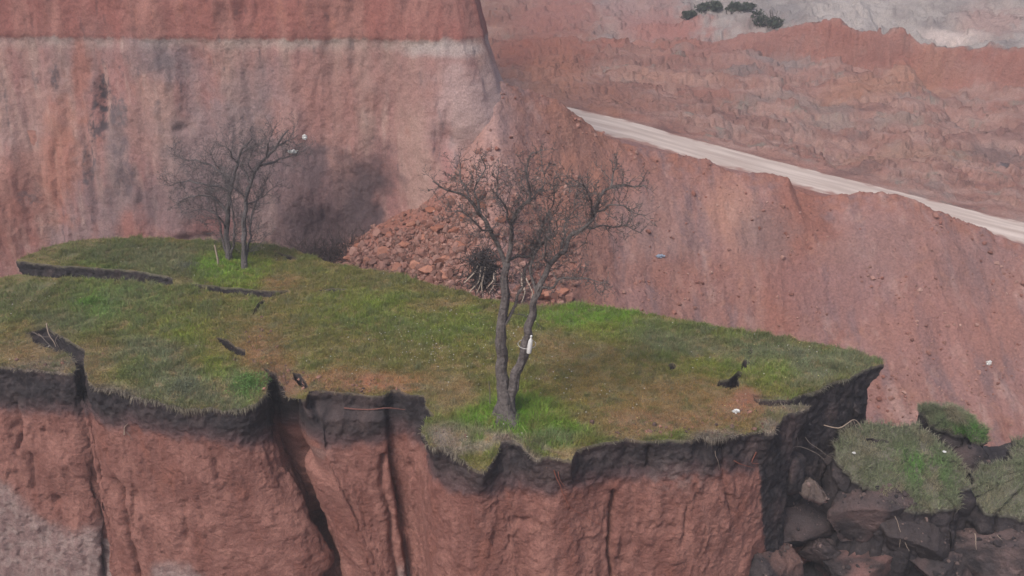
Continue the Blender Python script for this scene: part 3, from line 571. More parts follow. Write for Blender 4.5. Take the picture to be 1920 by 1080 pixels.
# ------------------------------------------------------------------ grass (one uncountable cover)
def blades(P, col, hgt, wid, lean, dirs=None):
    n = len(P); th = rng.uniform(0, 2 * np.pi, n); a = np.stack([np.cos(th), np.sin(th), np.zeros(n)], 1)
    ph = rng.uniform(0, 2 * np.pi, n); b = np.stack([np.cos(ph), np.sin(ph), np.zeros(n)], 1)
    if dirs is not None: b = b * .5 + dirs
    up = np.array([0, 0, 1.])
    p1 = P + up * (hgt * .55)[:, None] + b * (hgt * lean * .35)[:, None]
    p2 = P + up * (hgt * (1 - .3 * lean))[:, None] + b * (hgt * lean)[:, None]
    w = (wid * .5)[:, None]
    V = np.stack([P - a * w, P + a * w, p1 + a * w * .7, p1 - a * w * .7, p2], 1).reshape(-1, 3)
    i = np.arange(n)[:, None] * 5
    Q = i + np.array([[0, 1, 2, 3]]); Tt = i + np.array([[3, 2, 4]])
    return V, [Q, Tt], np.repeat(col, 5, 0)
def sample_tris(V, F, n, wfun=None):
    A, B, D = V[F[:, 0]], V[F[:, 1]], V[F[:, 2]]
    ar = np.linalg.norm(np.cross(B - A, D - A), axis=1) * .5
    if wfun is not None: ar = ar * wfun((A + B + D) / 3)
    i = rng.choice(len(F), n, p=ar / ar.sum()); r1 = np.sqrt(rng.random(n))[:, None]; r2 = rng.random(n)[:, None]
    return A[i] * (1 - r1) + B[i] * r1 * (1 - r2) + D[i] * r1 * r2
tcc = tc; gsoil = lambda c: 1 - .93 * sstep(-.35, -1.1, (c[:, 1] - c[:, 0]) / c[:, 1])
NB = 430000
vis = lambda ce: (.25 + .75 * (np.abs(ce[:, 0]) < 12.5)) * (.35 + 1.0 * sstep(-.3, .2, fbm(ce, (2.2,) * 3, 3, .6, 77.)))
Pg = sample_tris(Vt, tri, NB, vis); gc = turf_col(Pg)
keep = rng.random(NB) < gsoil(gc) ; Pg, gc = Pg[keep], gc[keep]
gr = greenness(gc); n = len(Pg); clump = fbm(Pg, (3.,) * 3, 4, .65, 50.) * 1.6
hg = (.04 + .05 * gr) * rng.uniform(.5, 1.5, n) * (1 + .8 * clump.clip(-.6, 1))
tb = onTop(985, 785); near = np.exp(-((Pg[:, 0] - tb[0]) ** 2 + (Pg[:, 1] - tb[1]) ** 2) / .8 ** 2); hg *= 1 + 1.8 * near; hg *= 1 + .9 * sstep(.2, .5, fbm(Pg, (1.4,) * 3, 3, .6, 140.))
wd = rng.uniform(.008, .017, n)
gcol = gc * np.array([1.72, 1.68, 1.5]) * rng.uniform(.72, 1.35, (n, 1)) * rng.uniform(.93, 1.07, (n, 3)); gcol *= (1 + .45 * fbm(Pg, (1.8,) * 3, 4, .65, 61.))[:, None]
dry = rng.random(n) < .16; gcol[dry] = mix(gcol[dry], srgb(146, 130, 96, 1.), .6)
gm_ = MB(); gm_.add(*blades(Pg - np.array([0, 0, .004]), gcol, hg, wd, rng.uniform(.2, 1.1, n)))
tn = 4600; Pt_ = sample_tris(Vt, tri, tn, lambda ce: (np.abs(ce[:, 0]) < 12.5) * sstep(-.15, .3, fbm(ce, (1.2,) * 3, 4, .6, 201.)) + .02); tcg = turf_col(Pt_); kk_ = rng.integers(9, 22, tn)
idx = np.repeat(np.arange(tn), kk_); Pq = Pt_[idx] + rng.normal(size=(len(idx), 3)) * [.035, .035, 0]; th_ = rng.uniform(.07, .20, tn)[idx] * rng.uniform(.6, 1.2, len(idx)) * (.6 + .6 * greenness(tcg)[idx])
tint = np.where(rng.random((tn, 1)) < .35, srgb(150, 138, 104, 1.2), np.where(rng.random((tn, 1)) < .5, srgb(104, 118, 62, 1.25), srgb(112, 118, 96, 1.2)))
gm_.add(*blades(Pq - [0, 0, .004], (tcg[idx] * 1.5 * .5 + tint[idx] * .5) * rng.uniform(.75, 1.3, (len(idx), 1)), th_, rng.uniform(.006, .012, len(idx)), rng.uniform(.2, 1.1, len(idx))))
# fringe hanging over the rim
N_ = loop_normals(outline, 4); k = rng.integers(0, len(outline), 16000); N3 = np.column_stack([N_[k], np.zeros(len(k))])
pr = np.column_stack([outline[k] + rng.uniform(-.02, .02, (len(k), 2)) - N_[k] * rng.uniform(0, .12, (len(k), 1)), np.zeros(len(k))]); pr[:, 2] = ztop(pr[:, 0], pr[:, 1])
sel = (pr[:, 1] < 21) & (rng.random(len(k)) < sstep(-.25, .25, fbm(pr, (1.8,) * 3, 3, .6, 33.)) * .9 + .05); pr, N3 = pr[sel], N3[sel]
fc = 1.3 * mix(turf_col(pr), srgb(120, 112, 98, 1.1), .5) * rng.uniform(.7, 1.25, (len(pr), 1))
gm_.add(*blades(pr, fc, rng.uniform(.03, .11, len(pr)), rng.uniform(.006, .013, len(pr)), rng.uniform(.4, 1.2, len(pr)), N3 * .8))
k = rng.integers(0, len(outline), 30000); pr = np.column_stack([outline[k] - N_[k] * rng.uniform(0, .05, (len(k), 1)), np.zeros(len(k))]); pr[:, 2] = ztop(pr[:, 0], pr[:, 1])
bz = np.zeros(len(pr))
for (u, v, rr_, w_) in [(230, 745, .8, 1), (340, 765, .9, 1), (440, 770, .8, 1), (830, 845, .5, .9), (900, 885, .5, .9), (1000, 885, .5, .9), (1340, 818, .4, .8), (1450, 825, .35, 1), (60, 690, .8, .25), (1200, 825, 1.2, .12), (1550, 725, .9, .3)]:
    q = W0(u, v); bz = np.maximum(bz, w_ * np.exp(-((pr[:, :2] - q) ** 2).sum(1) / rr_ ** 2))
sel = rng.random(len(pr)) < bz * (.3 + .9 * sstep(-.3, .2, fbm(pr, (4,) * 3, 3, .6, 91.))); pr = pr[sel]; N3 = np.column_stack([N_[k][sel], np.zeros(len(pr))]); n = len(pr); hl = rng.uniform(.05, .24, n)[:, None] * bz[sel][:, None]
p1 = pr + N3 * rng.uniform(.02, .09, (n, 1)) + [0, 0, .01] + rng.normal(size=(n, 3)) * .015; p2 = p1 - [0, 0, 1] * hl + rng.normal(size=(n, 3)) * .03 + N3 * .03; sd_ = np.cross(N3, [0, 0, 1.]) * rng.uniform(.004, .009, (n, 1))
Vh = np.stack([pr - sd_, pr + sd_, p1 + sd_, p1 - sd_, p2], 1).reshape(-1, 3); ii = np.arange(n)[:, None] * 5
gm_.add(Vh, [ii + np.array([[0, 1, 2, 3]]), ii + np.array([[3, 2, 4]])], np.repeat(mix(turf_col(pr), srgb(128, 120, 108, 1.1), .75) * rng.uniform(.6, 1.3, (n, 1)), 5, 0))
go = gm_.build('grass', M_GRASS, smooth=False); tag(go, 'short patchy grass growing over the earth block', 'grass', kind='stuff')
# small pale wildflowers
nf = 420; fp = sample_tris(Vt, tri, 9000, lambda ce: .05 + sum(np.exp(-((ce[:, 0] - onTop(u, v)[0]) / r) ** 2 - ((ce[:, 1] - onTop(u, v)[1]) / r) ** 2) for u, v, r in [(850, 640, 1.3), (1080, 760, 1.0), (780, 640, 1.4), (1000, 720, .9), (1500, 680, .9), (960, 620, 1.), (820, 670, .8)]))[:nf]
fl = MB()
for i, p in enumerate(fp):
    s_ = rng.uniform(.009, .019); z_ = p[2] + rng.uniform(.05, .11); q = np.array([[s_, 0, 0], [0, s_, 0], [-s_, 0, 0], [0, -s_, 0], [0, 0, s_ * .7], [0, 0, -s_ * .7]]) + [p[0], p[1], z_]
    fl.add(q, np.array([[0, 1, 4], [1, 2, 4], [2, 3, 4], [3, 0, 4], [1, 0, 5], [2, 1, 5], [3, 2, 5], [0, 3, 5]]), [(.55, .55, .46), (.55, .5, .22), (.6, .58, .55)][i % 3])
o = fl.build('wildflowers', M_LEAF, smooth=False); tag(o, 'tiny pale flowers dotted through the grass around the tree', 'flowers', kind='stuff')

# leafy weed clumps
def weed(name, u, v, r, h, col, n, label, pos=None, group=None):
    c0 = onTop(u, v) if pos is None else np.array(pos)
    th = rng.uniform(0, 2 * np.pi, n); rr = r * rng.random(n) ** .75 * (1 + .55 * perlin(np.stack([np.cos(th) * 1.7 + r * 50, np.sin(th) * 1.7, th * 0], 1))); x = c0[0] + rr * np.cos(th); y = c0[1] + rr * np.sin(th)
    gz = ztop(x, y) if pos is None else np.full(n, c0[2])
    top = h * (1 - .6 * (rr / r) ** 2) * (1 + .5 * perlin(np.stack([x * 9, y * 9, x * 0], 1)))
    P = np.stack([x, y, gz + top * rng.uniform(.2, 1, n)], 1)
    d = rng.normal(size=(n, 3)) * [1, 1, .45] + [0, 0, .25]; d /= np.linalg.norm(d, axis=1)[:, None]
    s_ = rng.uniform(.015, .04, n)[:, None]; sd_ = np.cross(d, [.1, .2, 1.]); sd_ /= np.linalg.norm(sd_, axis=1)[:, None]
    V = np.stack([P, P + d * s_ * .5 + sd_ * s_ * .28, P + d * s_, P + d * s_ * .5 - sd_ * s_ * .28], 1).reshape(-1, 3)
    m = MB(); m.add(V, np.arange(n * 4).reshape(-1, 4), np.repeat(col * 1.4 * rng.uniform(.65, 1.4, (n, 1)), 4, 0))
    ns = n // 14; m.add(*blades(np.stack([x[:ns], y[:ns], gz[:ns] - .01], 1), np.tile(col * .8, (ns, 1)), top[:ns] * 1.05, np.full(ns, .01), rng.uniform(0, .3, ns)))
    o = m.build(name, M_LEAF, smooth=False, loc=c0); return tag(o, label, 'plant', group)
weed('leafy_weed', 468, 726, .45, .22, srgb(90, 120, 64, 1.1), 2200, 'bright green leafy weeds at the lip left of the big fissure')
weed('leafy_weed', 170, 572, .35, .24, srgb(84, 118, 46, 1.1), 1500, 'yellowish green leafy clump in the turf near the left edge')
weed('leafy_weed', 345, 735, .35, .16, srgb(98, 104, 84, 1.1), 1500, 'grey green weeds drooping over the left rim')
weed('leafy_weed', 245, 700, .30, .14, srgb(96, 106, 66, 1.1), 1100, 'low olive weeds right of the short left crack')
weed('leafy_weed', 350, 505, .45, .20, srgb(92, 96, 84, 1.1), 1300, 'dull grey weeds beside the end of the long rear crack')

# ------------------------------------------------------------------ clods, fallen blocks
def ico(sub):
    t = (1 + 5 ** .5) / 2
    V = [np.array(v, float) for v in [(-1, t, 0), (1, t, 0), (-1, -t, 0), (1, -t, 0), (0, -1, t), (0, 1, t), (0, -1, -t), (0, 1, -t), (t, 0, -1), (t, 0, 1), (-t, 0, -1), (-t, 0, 1)]]
    V = [v / np.linalg.norm(v) for v in V]
    F = [(0, 11, 5), (0, 5, 1), (0, 1, 7), (0, 7, 10), (0, 10, 11), (1, 5, 9), (5, 11, 4), (11, 10, 2), (10, 7, 6), (7, 1, 8), (3, 9, 4), (3, 4, 2), (3, 2, 6), (3, 6, 8), (3, 8, 9), (4, 9, 5), (2, 4, 11), (6, 2, 10), (8, 6, 7), (9, 8, 1)]
    for _ in range(sub):
        mid = {}; F2 = []
        def m(a, b):
            k = (min(a, b), max(a, b))
            if k not in mid: p = V[a] + V[b]; V.append(p / np.linalg.norm(p)); mid[k] = len(V) - 1
            return mid[k]
        for a, b, c in F:
            x, y, z = m(a, b), m(b, c), m(c, a); F2 += [(a, x, z), (b, y, x), (c, z, y), (x, y, z)]
        F = F2
    return np.array(V), np.array(F)
ICO = {k: ico(k) for k in (1, 2, 4)}
def rockV(sub, seed, rough=.12):
    V, F = ICO[sub]; r = np.random.default_rng(seed); V = V.copy()
    for _ in range(9):                                            # cut by random planes: angular clods
        n = r.normal(size=3); n /= np.linalg.norm(n); d = r.uniform(.45, .85); h = V @ n; V -= np.outer((h - d).clip(0), n)
    V *= (1 + rough * fbm(V, (2.2,) * 3, 3, .6, seed * 3.7))[:, None]
    return V * r.uniform(.7, 1.2, 3), F
ROCKS = [rockV(1, i) for i in range(8)]; ROCKS2 = [rockV(2, 20 + i) for i in range(6)]
def rotm(r=rng):
    q = r.normal(size=4); q /= np.linalg.norm(q); w, x, y, z = q
    return np.array([[1 - 2 * (y * y + z * z), 2 * (x * y - z * w), 2 * (x * z + y * w)], [2 * (x * y + z * w), 1 - 2 * (x * x + z * z), 2 * (y * z - x * w)], [2 * (x * z - y * w), 2 * (y * z + x * w), 1 - 2 * (x * x + y * y)]])
rub = MB(); cnt = 0
while cnt < 11000:
    u = rng.uniform(610, 1080); v = rng.uniform(325, 585)
    if v < 462 - (u - 640) * .62 or (u > 900 and rng.random() < .75): continue
    dens = 1.0 if v > 500 - (u - 640) * .5 else .45
    if rng.random() > dens: continue
    p = hitT(u, v)
    if p[1] > 31: continue
    x, y = p[0] + rng.normal() * .1, p[1] + rng.normal() * .1
    s_ = np.exp(rng.normal(-3.55, .7)) * (1.15 if v > 440 else .75); s_ = min(s_, .2)
    V, F = ROCKS[cnt % 8]
    rub.add(V @ rotm().T * s_ + [x, y, float(T(x, y)) + s_ * .35], F, mix(srgb(122, 86, 76, K), srgb(148, 116, 106, K), rng.random()) * rng.uniform(.5, 1.08)); cnt += 1
o = rub.build('rubble', M_ROCK, smooth=False); tag(o, 'loose red clay rubble heaped between the cliff and the embankment', 'rubble', kind='stuff')
scr = MB()
for i in range(6500):
    u = rng.uniform(880, 1930); v = rng.uniform(150, 860); p = hitT(u, v)
    if p[1] > 33.5 or (u < 1000 and v < 150): continue
    if perlin(np.array([u / 90., v / 60., .5])) < .08 and rng.random() < .85: continue
    s_ = min(np.exp(rng.normal(-3.7, .65)), .17); V, F = ROCKS[i % 8]; x, y = p[0], p[1]
    scr.add(V @ rotm().T * s_ + [x, y, float(T(x, y)) + s_ * .3], F, mix(srgb(124, 84, 74, K), srgb(152, 122, 112, K), rng.random() ** 1.5) * rng.uniform(.7, 1.15))
o = scr.build('scree', M_ROCK, smooth=False); tag(o, 'small stones and clods scattered down the reddish embankment', 'scree', kind='stuff')
# the clods large enough to tell apart
clods = [(702, 415, .20), (820, 438, .34), (760, 470, .26), (835, 500, .30), (800, 520, .28), (860, 470, .26), (720, 485, .22), (690, 498, .20), (780, 500, .24), (745, 510, .22), (850, 445, .24), (830, 525, .26), (870, 415, .20), (905, 400, .22), (670, 470, .18), (730, 450, .2), (795, 455, .2), (885, 520, .25), (1030, 565, .3), (1055, 555, .24), (1010, 560, .26), (940, 420, .22), (810, 405, .2), (770, 430, .2), (655, 492, .17), (845, 380, .18)]
for i, (u, v, s_) in enumerate(clods):
    p = hitT(u, v); V, F = ROCKS2[i % 6]; Rm = rotm()
    Vv = V @ Rm.T * s_ * [1.15, 1, .8]; loc = np.array([p[0], p[1], float(T(p[0], p[1])) + s_ * .2])
    o = make_mesh('clay_clod', Vv + loc, F, np.tile(mix(srgb(126, 82, 66, K), srgb(150, 108, 92, K), rng.random()), (len(V), 1)), M_ROCK, smooth=False, loc=loc)
    own = {1: 'largest angular red clod in the middle of the rubble slope', 3: 'blocky red clod low in the rubble just left of the dark root mass', 18: 'big red clod right of the big tree stems, at the foot of the embankment', 12: 'red clod on the embankment between the left limbs of the big tree', 25: 'topmost red clod, alone above the rubble slope', 24: 'leftmost low red clod at the tip of the rubble by the dry brush'}
    if i in own: tag(o, own[i], 'clod', 'clay clods in the rubble heap')
    else: tag(o, 'red clay clod lying among the loose rubble behind the grassy block', 'clod', 'clay clods in the rubble heap')

def earth_block(name, px, zs, depth, label, cat='earth block', grass=None, dark=1.0, tilt=None, taper=.12, amp=1.0, redz=-9, weedn=0):
    """px: top outline traced (u, v); zs: height per point. A jagged block with a soil body and, if grassy, a turf on top"""
    P = np.array([PZ(u, v, z) for (u, v), z in zip(px, zs)]); P = np.vstack([P, P[:1]]); out = []
    for a, b in zip(P[:-1], P[1:]):
        m = max(1, int(np.linalg.norm((b - a)[:2]) / .045)); out += [a + (b - a) * k / m for k in range(m)]
    L = np.array(out); s0 = len(L) * .37
    w = np.stack([fbm(L, (2.6,) * 3, 4, .65, s0), fbm(L, (2.6,) * 3, 4, .65, s0 + 20), fbm(L, (2.,) * 3, 3, .65, s0 + 30) * .5], 1); L = L + w * [.42, .42, .22]
    c = L.mean(0)
    ts = np.concatenate([np.linspace(0, .9, 14, endpoint=False), [.9, .95, .98]])[::-1]         # rings from the rim inwards
    rings = []
    for t in ts[:-0 or None]:
        R = c + (L - c) * t; R[:, 2] += (1 - t ** 2) * .24 + .26 * fbm(R, (1.5,) * 3, 5, .65, s0) * (1 - t ** 8); rings.append(R)
    rings.insert(0, L); top = np.vstack(rings); nl = len(L)
    Ft = gridfaces(len(rings), nl, True)
    ds = np.arange(0, depth, .045); N = loop_normals(L[:, :2], 6)
    for _ in range(6): N = np.roll(N, 1, 0) + N + np.roll(N, -1, 0); N /= np.linalg.norm(N, axis=1)[:, None] + 1e-9
    S = np.empty((len(ds), nl, 3)); S[...] = L[None]; S[..., 2] -= ds[:, None]
    Sf = S.reshape(-1, 3); Df = np.repeat(ds, nl); Nf = np.tile(N, (len(ds), 1)); ramp = sstep(0, .4, Df)
    off = -.06 * sstep(.03, .15, Df) + amp * ramp * (.30 * fbm(Sf, (.9,) * 3, 3, .5, s0) + .12 * fbm(Sf, (2.6,) * 3, 4, .6, s0 + 7, ridge=True)) + sstep(0, .15, Df) * .05 * fbm(Sf, (8,) * 3, 3, .6, s0) + taper * Df
    Sf[:, :2] += Nf * off[:, None]
    if tilt is not None: Sf[:, 0] += tilt[0] * Df; Sf[:, 1] += tilt[1] * Df
    cc = mix(DARK, DARK2, sstep(-.2, .4, fbm(Sf, (3,) * 3, 4, .6, s0))); cc = mix(cc, srgb(96, 76, 74, K), sstep(-.15, .35, fbm(Sf, (.9,) * 3, 4, .6, s0 + 3)) * (1 - dark))
    cc = mix(cc, PURP, sstep(redz + .2, redz - .2, Sf[:, 2] + .2 * fbm(Sf, (2,) * 3, 3)))
    rimt = sstep(.08, .02, Df); rc_ = np.array(grass if grass is not None else srgb(92, 80, 78, K)); cc = mix(cc, mix(rc_, srgb(104, 96, 92, K), .5)[None] * np.ones((len(Sf), 1)), rimt)
    loc = np.array([c[0], c[1], c[2] - depth])
    tcol = np.tile(mix(rc_, srgb(96, 86, 78, 1.1), .45), (len(top), 1)); nn_ = fbm(top, (3,) * 3, 4, .6, s0); tcol = mix(tcol, srgb(112, 104, 98, 1.1) if grass is not None else DARK2, sstep(0, .5, nn_) * .6)
    root = empty(name, loc); tag(root, label, cat)
    area = .5 * np.sum(L[:, 0] * np.roll(L[:, 1], -1) - np.roll(L[:, 0], -1) * L[:, 1])
    F1 = gridfaces(len(ds), nl, True); F1 = F1[:, ::-1] if area > 0 else F1; F2 = Ft if area > 0 else Ft[:, ::-1]
    bod = MB(); bod.add(Sf, F1, cc)
    if grass is None: bod.add(top, F2, tcol)
    bod.build('soil', M_EARTH, root, loc=loc)
    if grass is not None:
        make_mesh('turf', top, F2, tcol, M_EARTH, root, loc=loc)
        tr_ = np.vstack([F2[:, [0, 1, 2]], F2[:, [0, 2, 3]]]); n = int(900 * 14); Pg = sample_tris(top, tr_, n)
        gg = np.tile(np.array(grass), (n, 1)); q = fbm(Pg, (1.6,) * 3, 4, .6, s0 + 9); gg = mix(gg, srgb(118, 112, 98, 1.1), sstep(0, .3, q) * .8); gg = mix(gg, srgb(80, 118, 60, 1.1), np.exp(-((Pg[:, 0] - c[0] - .35) / .55) ** 2 - ((Pg[:, 1] - c[1] + .25) / .35) ** 2) * sstep(-.3, .1, -q)); gg = mix(gg, G_SOIL, sstep(.25, .0, np.abs(q) + .1) * .0)
        gg = gg * np.array([1.55, 1.5, 1.35]) * rng.uniform(.7, 1.3, (n, 1)); m = MB()
        kf = rng.integers(0, nl, 1500); pf = L[kf] * 1.0; m.add(*blades(pf, np.tile(1.4 * mix(rc_, srgb(112, 104, 92, 1.1), .7), (1500, 1)) * rng.uniform(.6, 1.3, (1500, 1)), rng.uniform(.05, .16, 1500), rng.uniform(.008, .016, 1500), rng.uniform(.5, 1.3, 1500), np.column_stack([N[kf] * (1 if area > 0 else 1), np.zeros(1500)]) * .8))
        kp = rng.random(n) < .35 + .65 * sstep(-.4, .3, fbm(Pg, (3,) * 3, 3, .6, 4.)); Pg, gg = Pg[kp], gg[kp]; n = len(Pg)
        m.add(*blades(Pg, gg, rng.uniform(.04, .17, n) * (1 + 1.2 * fbm(Pg, (2.5,) * 3, 4, .7, 8.)).clip(.3, 2), rng.uniform(.008, .017, n), rng.uniform(.3, 1.3, n)))
        go_ = m.build('grass', M_GRASS, root, False, loc); go_['kind'] = 'stuff'
    return root
# named, traced blocks of the collapse at the right
earth_block('fallen_earth_block', [(1562, 832), (1590, 803), (1650, 795), (1720, 798), (1755, 822), (1790, 860), (1812, 912), (1795, 948), (1745, 966), (1692, 956), (1640, 930), (1592, 892), (1568, 858)],
    [-1.35, -1.2, -1.1, -1.15, -1.25, -1.5, -1.85, -2.1, -2.2, -2.15, -2.0, -1.75, -1.55], 3.4, 'big fallen earth block with a rounded green top and black sides', grass=G_GREY, taper=.05, redz=-4.4)
earth_block('fallen_earth_block', [(1722, 768), (1748, 765), (1790, 768), (1822, 790), (1848, 822), (1838, 834), (1808, 818), (1770, 806), (1742, 792)],
    [-1.6, -1.5, -1.6, -1.8, -2.0, -2.1, -2.1, -1.95, -1.75], 1.5, 'tilted black slab with a thin grassy strip on top, farther back at the right', grass=G_GREY, taper=-.02, tilt=(0, .1))
earth_block('fallen_earth_block', [(1812, 932), (1828, 885), (1880, 862), (1925, 820), (2000, 800), (2080, 860), (2060, 940), (1980, 975), (1915, 974), (1880, 962), (1846, 955)],
    [-2.2, -2.0, -1.8, -1.6, -1.5, -1.8, -2.0, -2.3, -2.4, -2.4, -2.3], 3.2, 'fallen block with grey dry turf cut off by the right edge of the picture', grass=G_GREY, taper=.04, redz=-4.8)
def clod(u, v, z, size, seed, label, c=None, rot=0.):
    V, F = ICO[4]; r = np.random.default_rng(seed); V = V.copy()
    for _ in range(9):
        n = r.normal(size=3); n /= np.linalg.norm(n); d = r.uniform(.22, .6); h = V @ n; V -= np.outer((h - d).clip(0), n)
    V = V * np.array(size) * 1.95; V += (V / np.linalg.norm(V, axis=1)[:, None]) * (fbm(V, (2.5,) * 3, 5, .65, seed * 1.7, ridge=True) * .10 + fbm(V, (7,) * 3, 4, .75, seed) * .09)[:, None]
    ca, sa = math.cos(rot), math.sin(rot); V = V @ np.array([[ca, 0, -sa], [0, 1, 0], [sa, 0, ca]]).T
    cc = mix(DARK, DARK2, sstep(-.3, .3, fbm(V, (3,) * 3, 4, .6, seed))); cc = mix(cc, srgb(84, 70, 68, K) if c is None else c, sstep(-.25, .3, fbm(V, (1.3,) * 3, 4, .6, seed + 5.)) * (.55 if c is None else .95))
    loc = PZ(u, v, z); o = make_mesh('fallen_clod', V + loc, F, cc, M_EARTH, loc=loc); return tag(o, label, 'earth clod')
NEUT = srgb(58, 52, 52, K)
for a in [(1448, 890, -2.0, (.32, .35, .75), 1, 'upright dark clod pressed against the red corner, left of the hollow'), (1512, 985, -3.2, (.85, .6, .55), 2, 'big cracked dark clod lying low between the red corner and the green topped block'),
          (1455, 1050, -3.6, (.5, .5, .5), 3, 'brownish clod at the bottom edge just right of the red corner', srgb(104, 80, 74, K)), (1585, 1065, -3.8, (.6, .5, .4), 4, 'pinkish brown clod at the bottom edge under the big cracked one', srgb(112, 84, 80, K)),
          (1640, 985, -3.0, (.75, .5, .55), 5, 'grey brown slanting clod under the left side of the green topped block', srgb(92, 76, 74, K), .5), (1520, 870, -2.5, (.75, .6, .45), 6, 'black crumbling clod in the hollow under the turf tip', NEUT),
          (1600, 905, -2.2, (.4, .4, .3), 7, 'black lump tucked under the left shoulder of the green topped block', NEUT), (1570, 745, -.95, (.4, .35, .3), 17, 'dark lump hanging on the black wall just below the turf tip', NEUT),
          (1690, 1010, -3.1, (.45, .4, .35), 8, 'black lump against the foot of the green topped block', NEUT), (1750, 1060, -3.6, (.6, .5, .45), 9, 'dark brown clod at the bottom edge below the green topped block', srgb(90, 74, 72, K)),
          (1850, 1055, -3.4, (.65, .5, .5), 10, 'grey brown clod at the bottom right below the dry topped block', srgb(98, 82, 80, K)), (1930, 1030, -3.2, (.5, .5, .5), 11, 'dark clod cut off by the right edge, below the dry topped block'),
          (1425, 1000, -3.1, (.3, .4, .5), 12, 'narrow dark clod jammed against the foot of the red corner'), (1545, 1030, -3.5, (.3, .3, .25), 13, 'small dark clod between the big cracked one and the pinkish one'),
          (1490, 775, -.75, (.26, .22, .22), 14, 'grey earth lump slumping from the rim right of the red corner', srgb(112, 104, 100, K)), (1640, 850, -1.6, (.3, .25, .3), 15, 'black lump between the turf tip wall and the green topped block', NEUT),
          (1560, 800, -1.7, (.55, .4, .5), 16, 'black crumbling mass under the turf tip, above the hollow', NEUT), (1830, 860, -2.2, (.3, .3, .3), 18, 'dark lump wedged between the green topped and the dry topped block')]: clod(*a)
earth_block('fallen_clod', [(1500, 912), (1512, 900), (1534, 912), (1552, 934), (1540, 944), (1515, 936), (1502, 926)], [-2.0, -1.9, -1.95, -2.1, -2.15, -2.1, -2.05], .15, 'small flat pinkish clod lying in the black hollow', 'earth clod', dark=0, taper=0, amp=.3, grass=None)
from mathutils.bvhtree import BVHTree
bpy.context.view_layer.update()
bv, bf = [], []
for ob in list(scene.objects):
    if ob.type == 'MESH' and ob.name.split('.')[0] in ('fallen_clod', 'soil') :
        mw = ob.matrix_world; k0 = len(bv); bv += [mw @ v.co for v in ob.data.vertices]; bf += [[k0 + i for i in p.vertices] for p in ob.data.polygons]
tree = BVHTree.FromPolygons(bv, bf); cm = MB()
for i in range(2600):
    x, y = rng.uniform(4.6, 12), rng.uniform(12, 17.5); h = tree.ray_cast(Vector((x, y, -.2)), Vector((0, 0, -1)))
    if h[0] is None or h[1].z < .35: continue
    V, F = ROCKS[i % 8]; s_ = min(np.exp(rng.normal(-3.9, .55)), .09); cm.add(V @ rotm().T * s_ + [x, y, h[0].z + s_ * .4], F, mix(DARK, srgb(108, 92, 88, K), rng.random() ** 2))
o = cm.build('soil_crumbs', M_ROCK, smooth=False); tag(o, 'dark crumbs of soil strewn over the fallen clods', 'soil', kind='stuff')
cm = MB()
for (u, v, ru, rv, m_) in [(640, 728, 110, 14, 90), (530, 712, 40, 20, 60), (1230, 806, 190, 14, 110), (1400, 775, 50, 25, 50), (490, 650, 40, 40, 50), (850, 835, 50, 20, 50), (100, 680, 70, 14, 40), (1000, 868, 60, 14, 40)]:
    for i in range(m_):
        p = onTop(u + rng.normal() * ru * .6, v + rng.normal() * rv * .6)
        if not inpoly(p[None, :2], outline)[0]: continue
        V, F = ROCKS[i % 8]; s_ = min(np.exp(rng.normal(-3.9, .5)), .06); cm.add(V @ rotm().T * s_ + p + [0, 0, s_ * .4], F, mix(srgb(70, 60, 58, K), srgb(140, 104, 90, K), rng.random()))
o = cm.build('turf_crumbs', M_ROCK, smooth=False); tag(o, 'crumbs of red and black soil on the bare patches of the turf', 'soil', kind='stuff')
# dark fill of the hollow: rough ground well below
fx, fy = np.meshgrid(np.arange(3, 14, .07), np.arange(10.5, 21, .07)); fz = -4.6 + .5 * fbm(np.stack([fx, fy, fx * 0], -1), (1.2,) * 3, 4, .6) + .3 * (fy - 15) * .3
PF = np.stack([fx.ravel(), fy.ravel(), fz.ravel()], 1); fcn = fbm(PF, (2,) * 3, 4)
o = make_mesh('hollow_floor', PF, gridfaces(*fx.shape), mix(DARK, DARK2, sstep(-.2, .4, fcn)), M_EARTH); tag(o, 'dark collapsed soil at the bottom of the hollow', 'ground', kind='structure')
lf = np.array([[-60, -30, -9.2], [90, -30, -9.2], [90, 16, -9.2], [-60, 16, -9.2]], float)
o = make_mesh('pit_floor', lf, np.array([[0, 1, 2, 3]]), np.tile(srgb(120, 92, 84, K), (4, 1)), M_FAR); tag(o, 'pit floor below the block', 'ground', kind='structure')

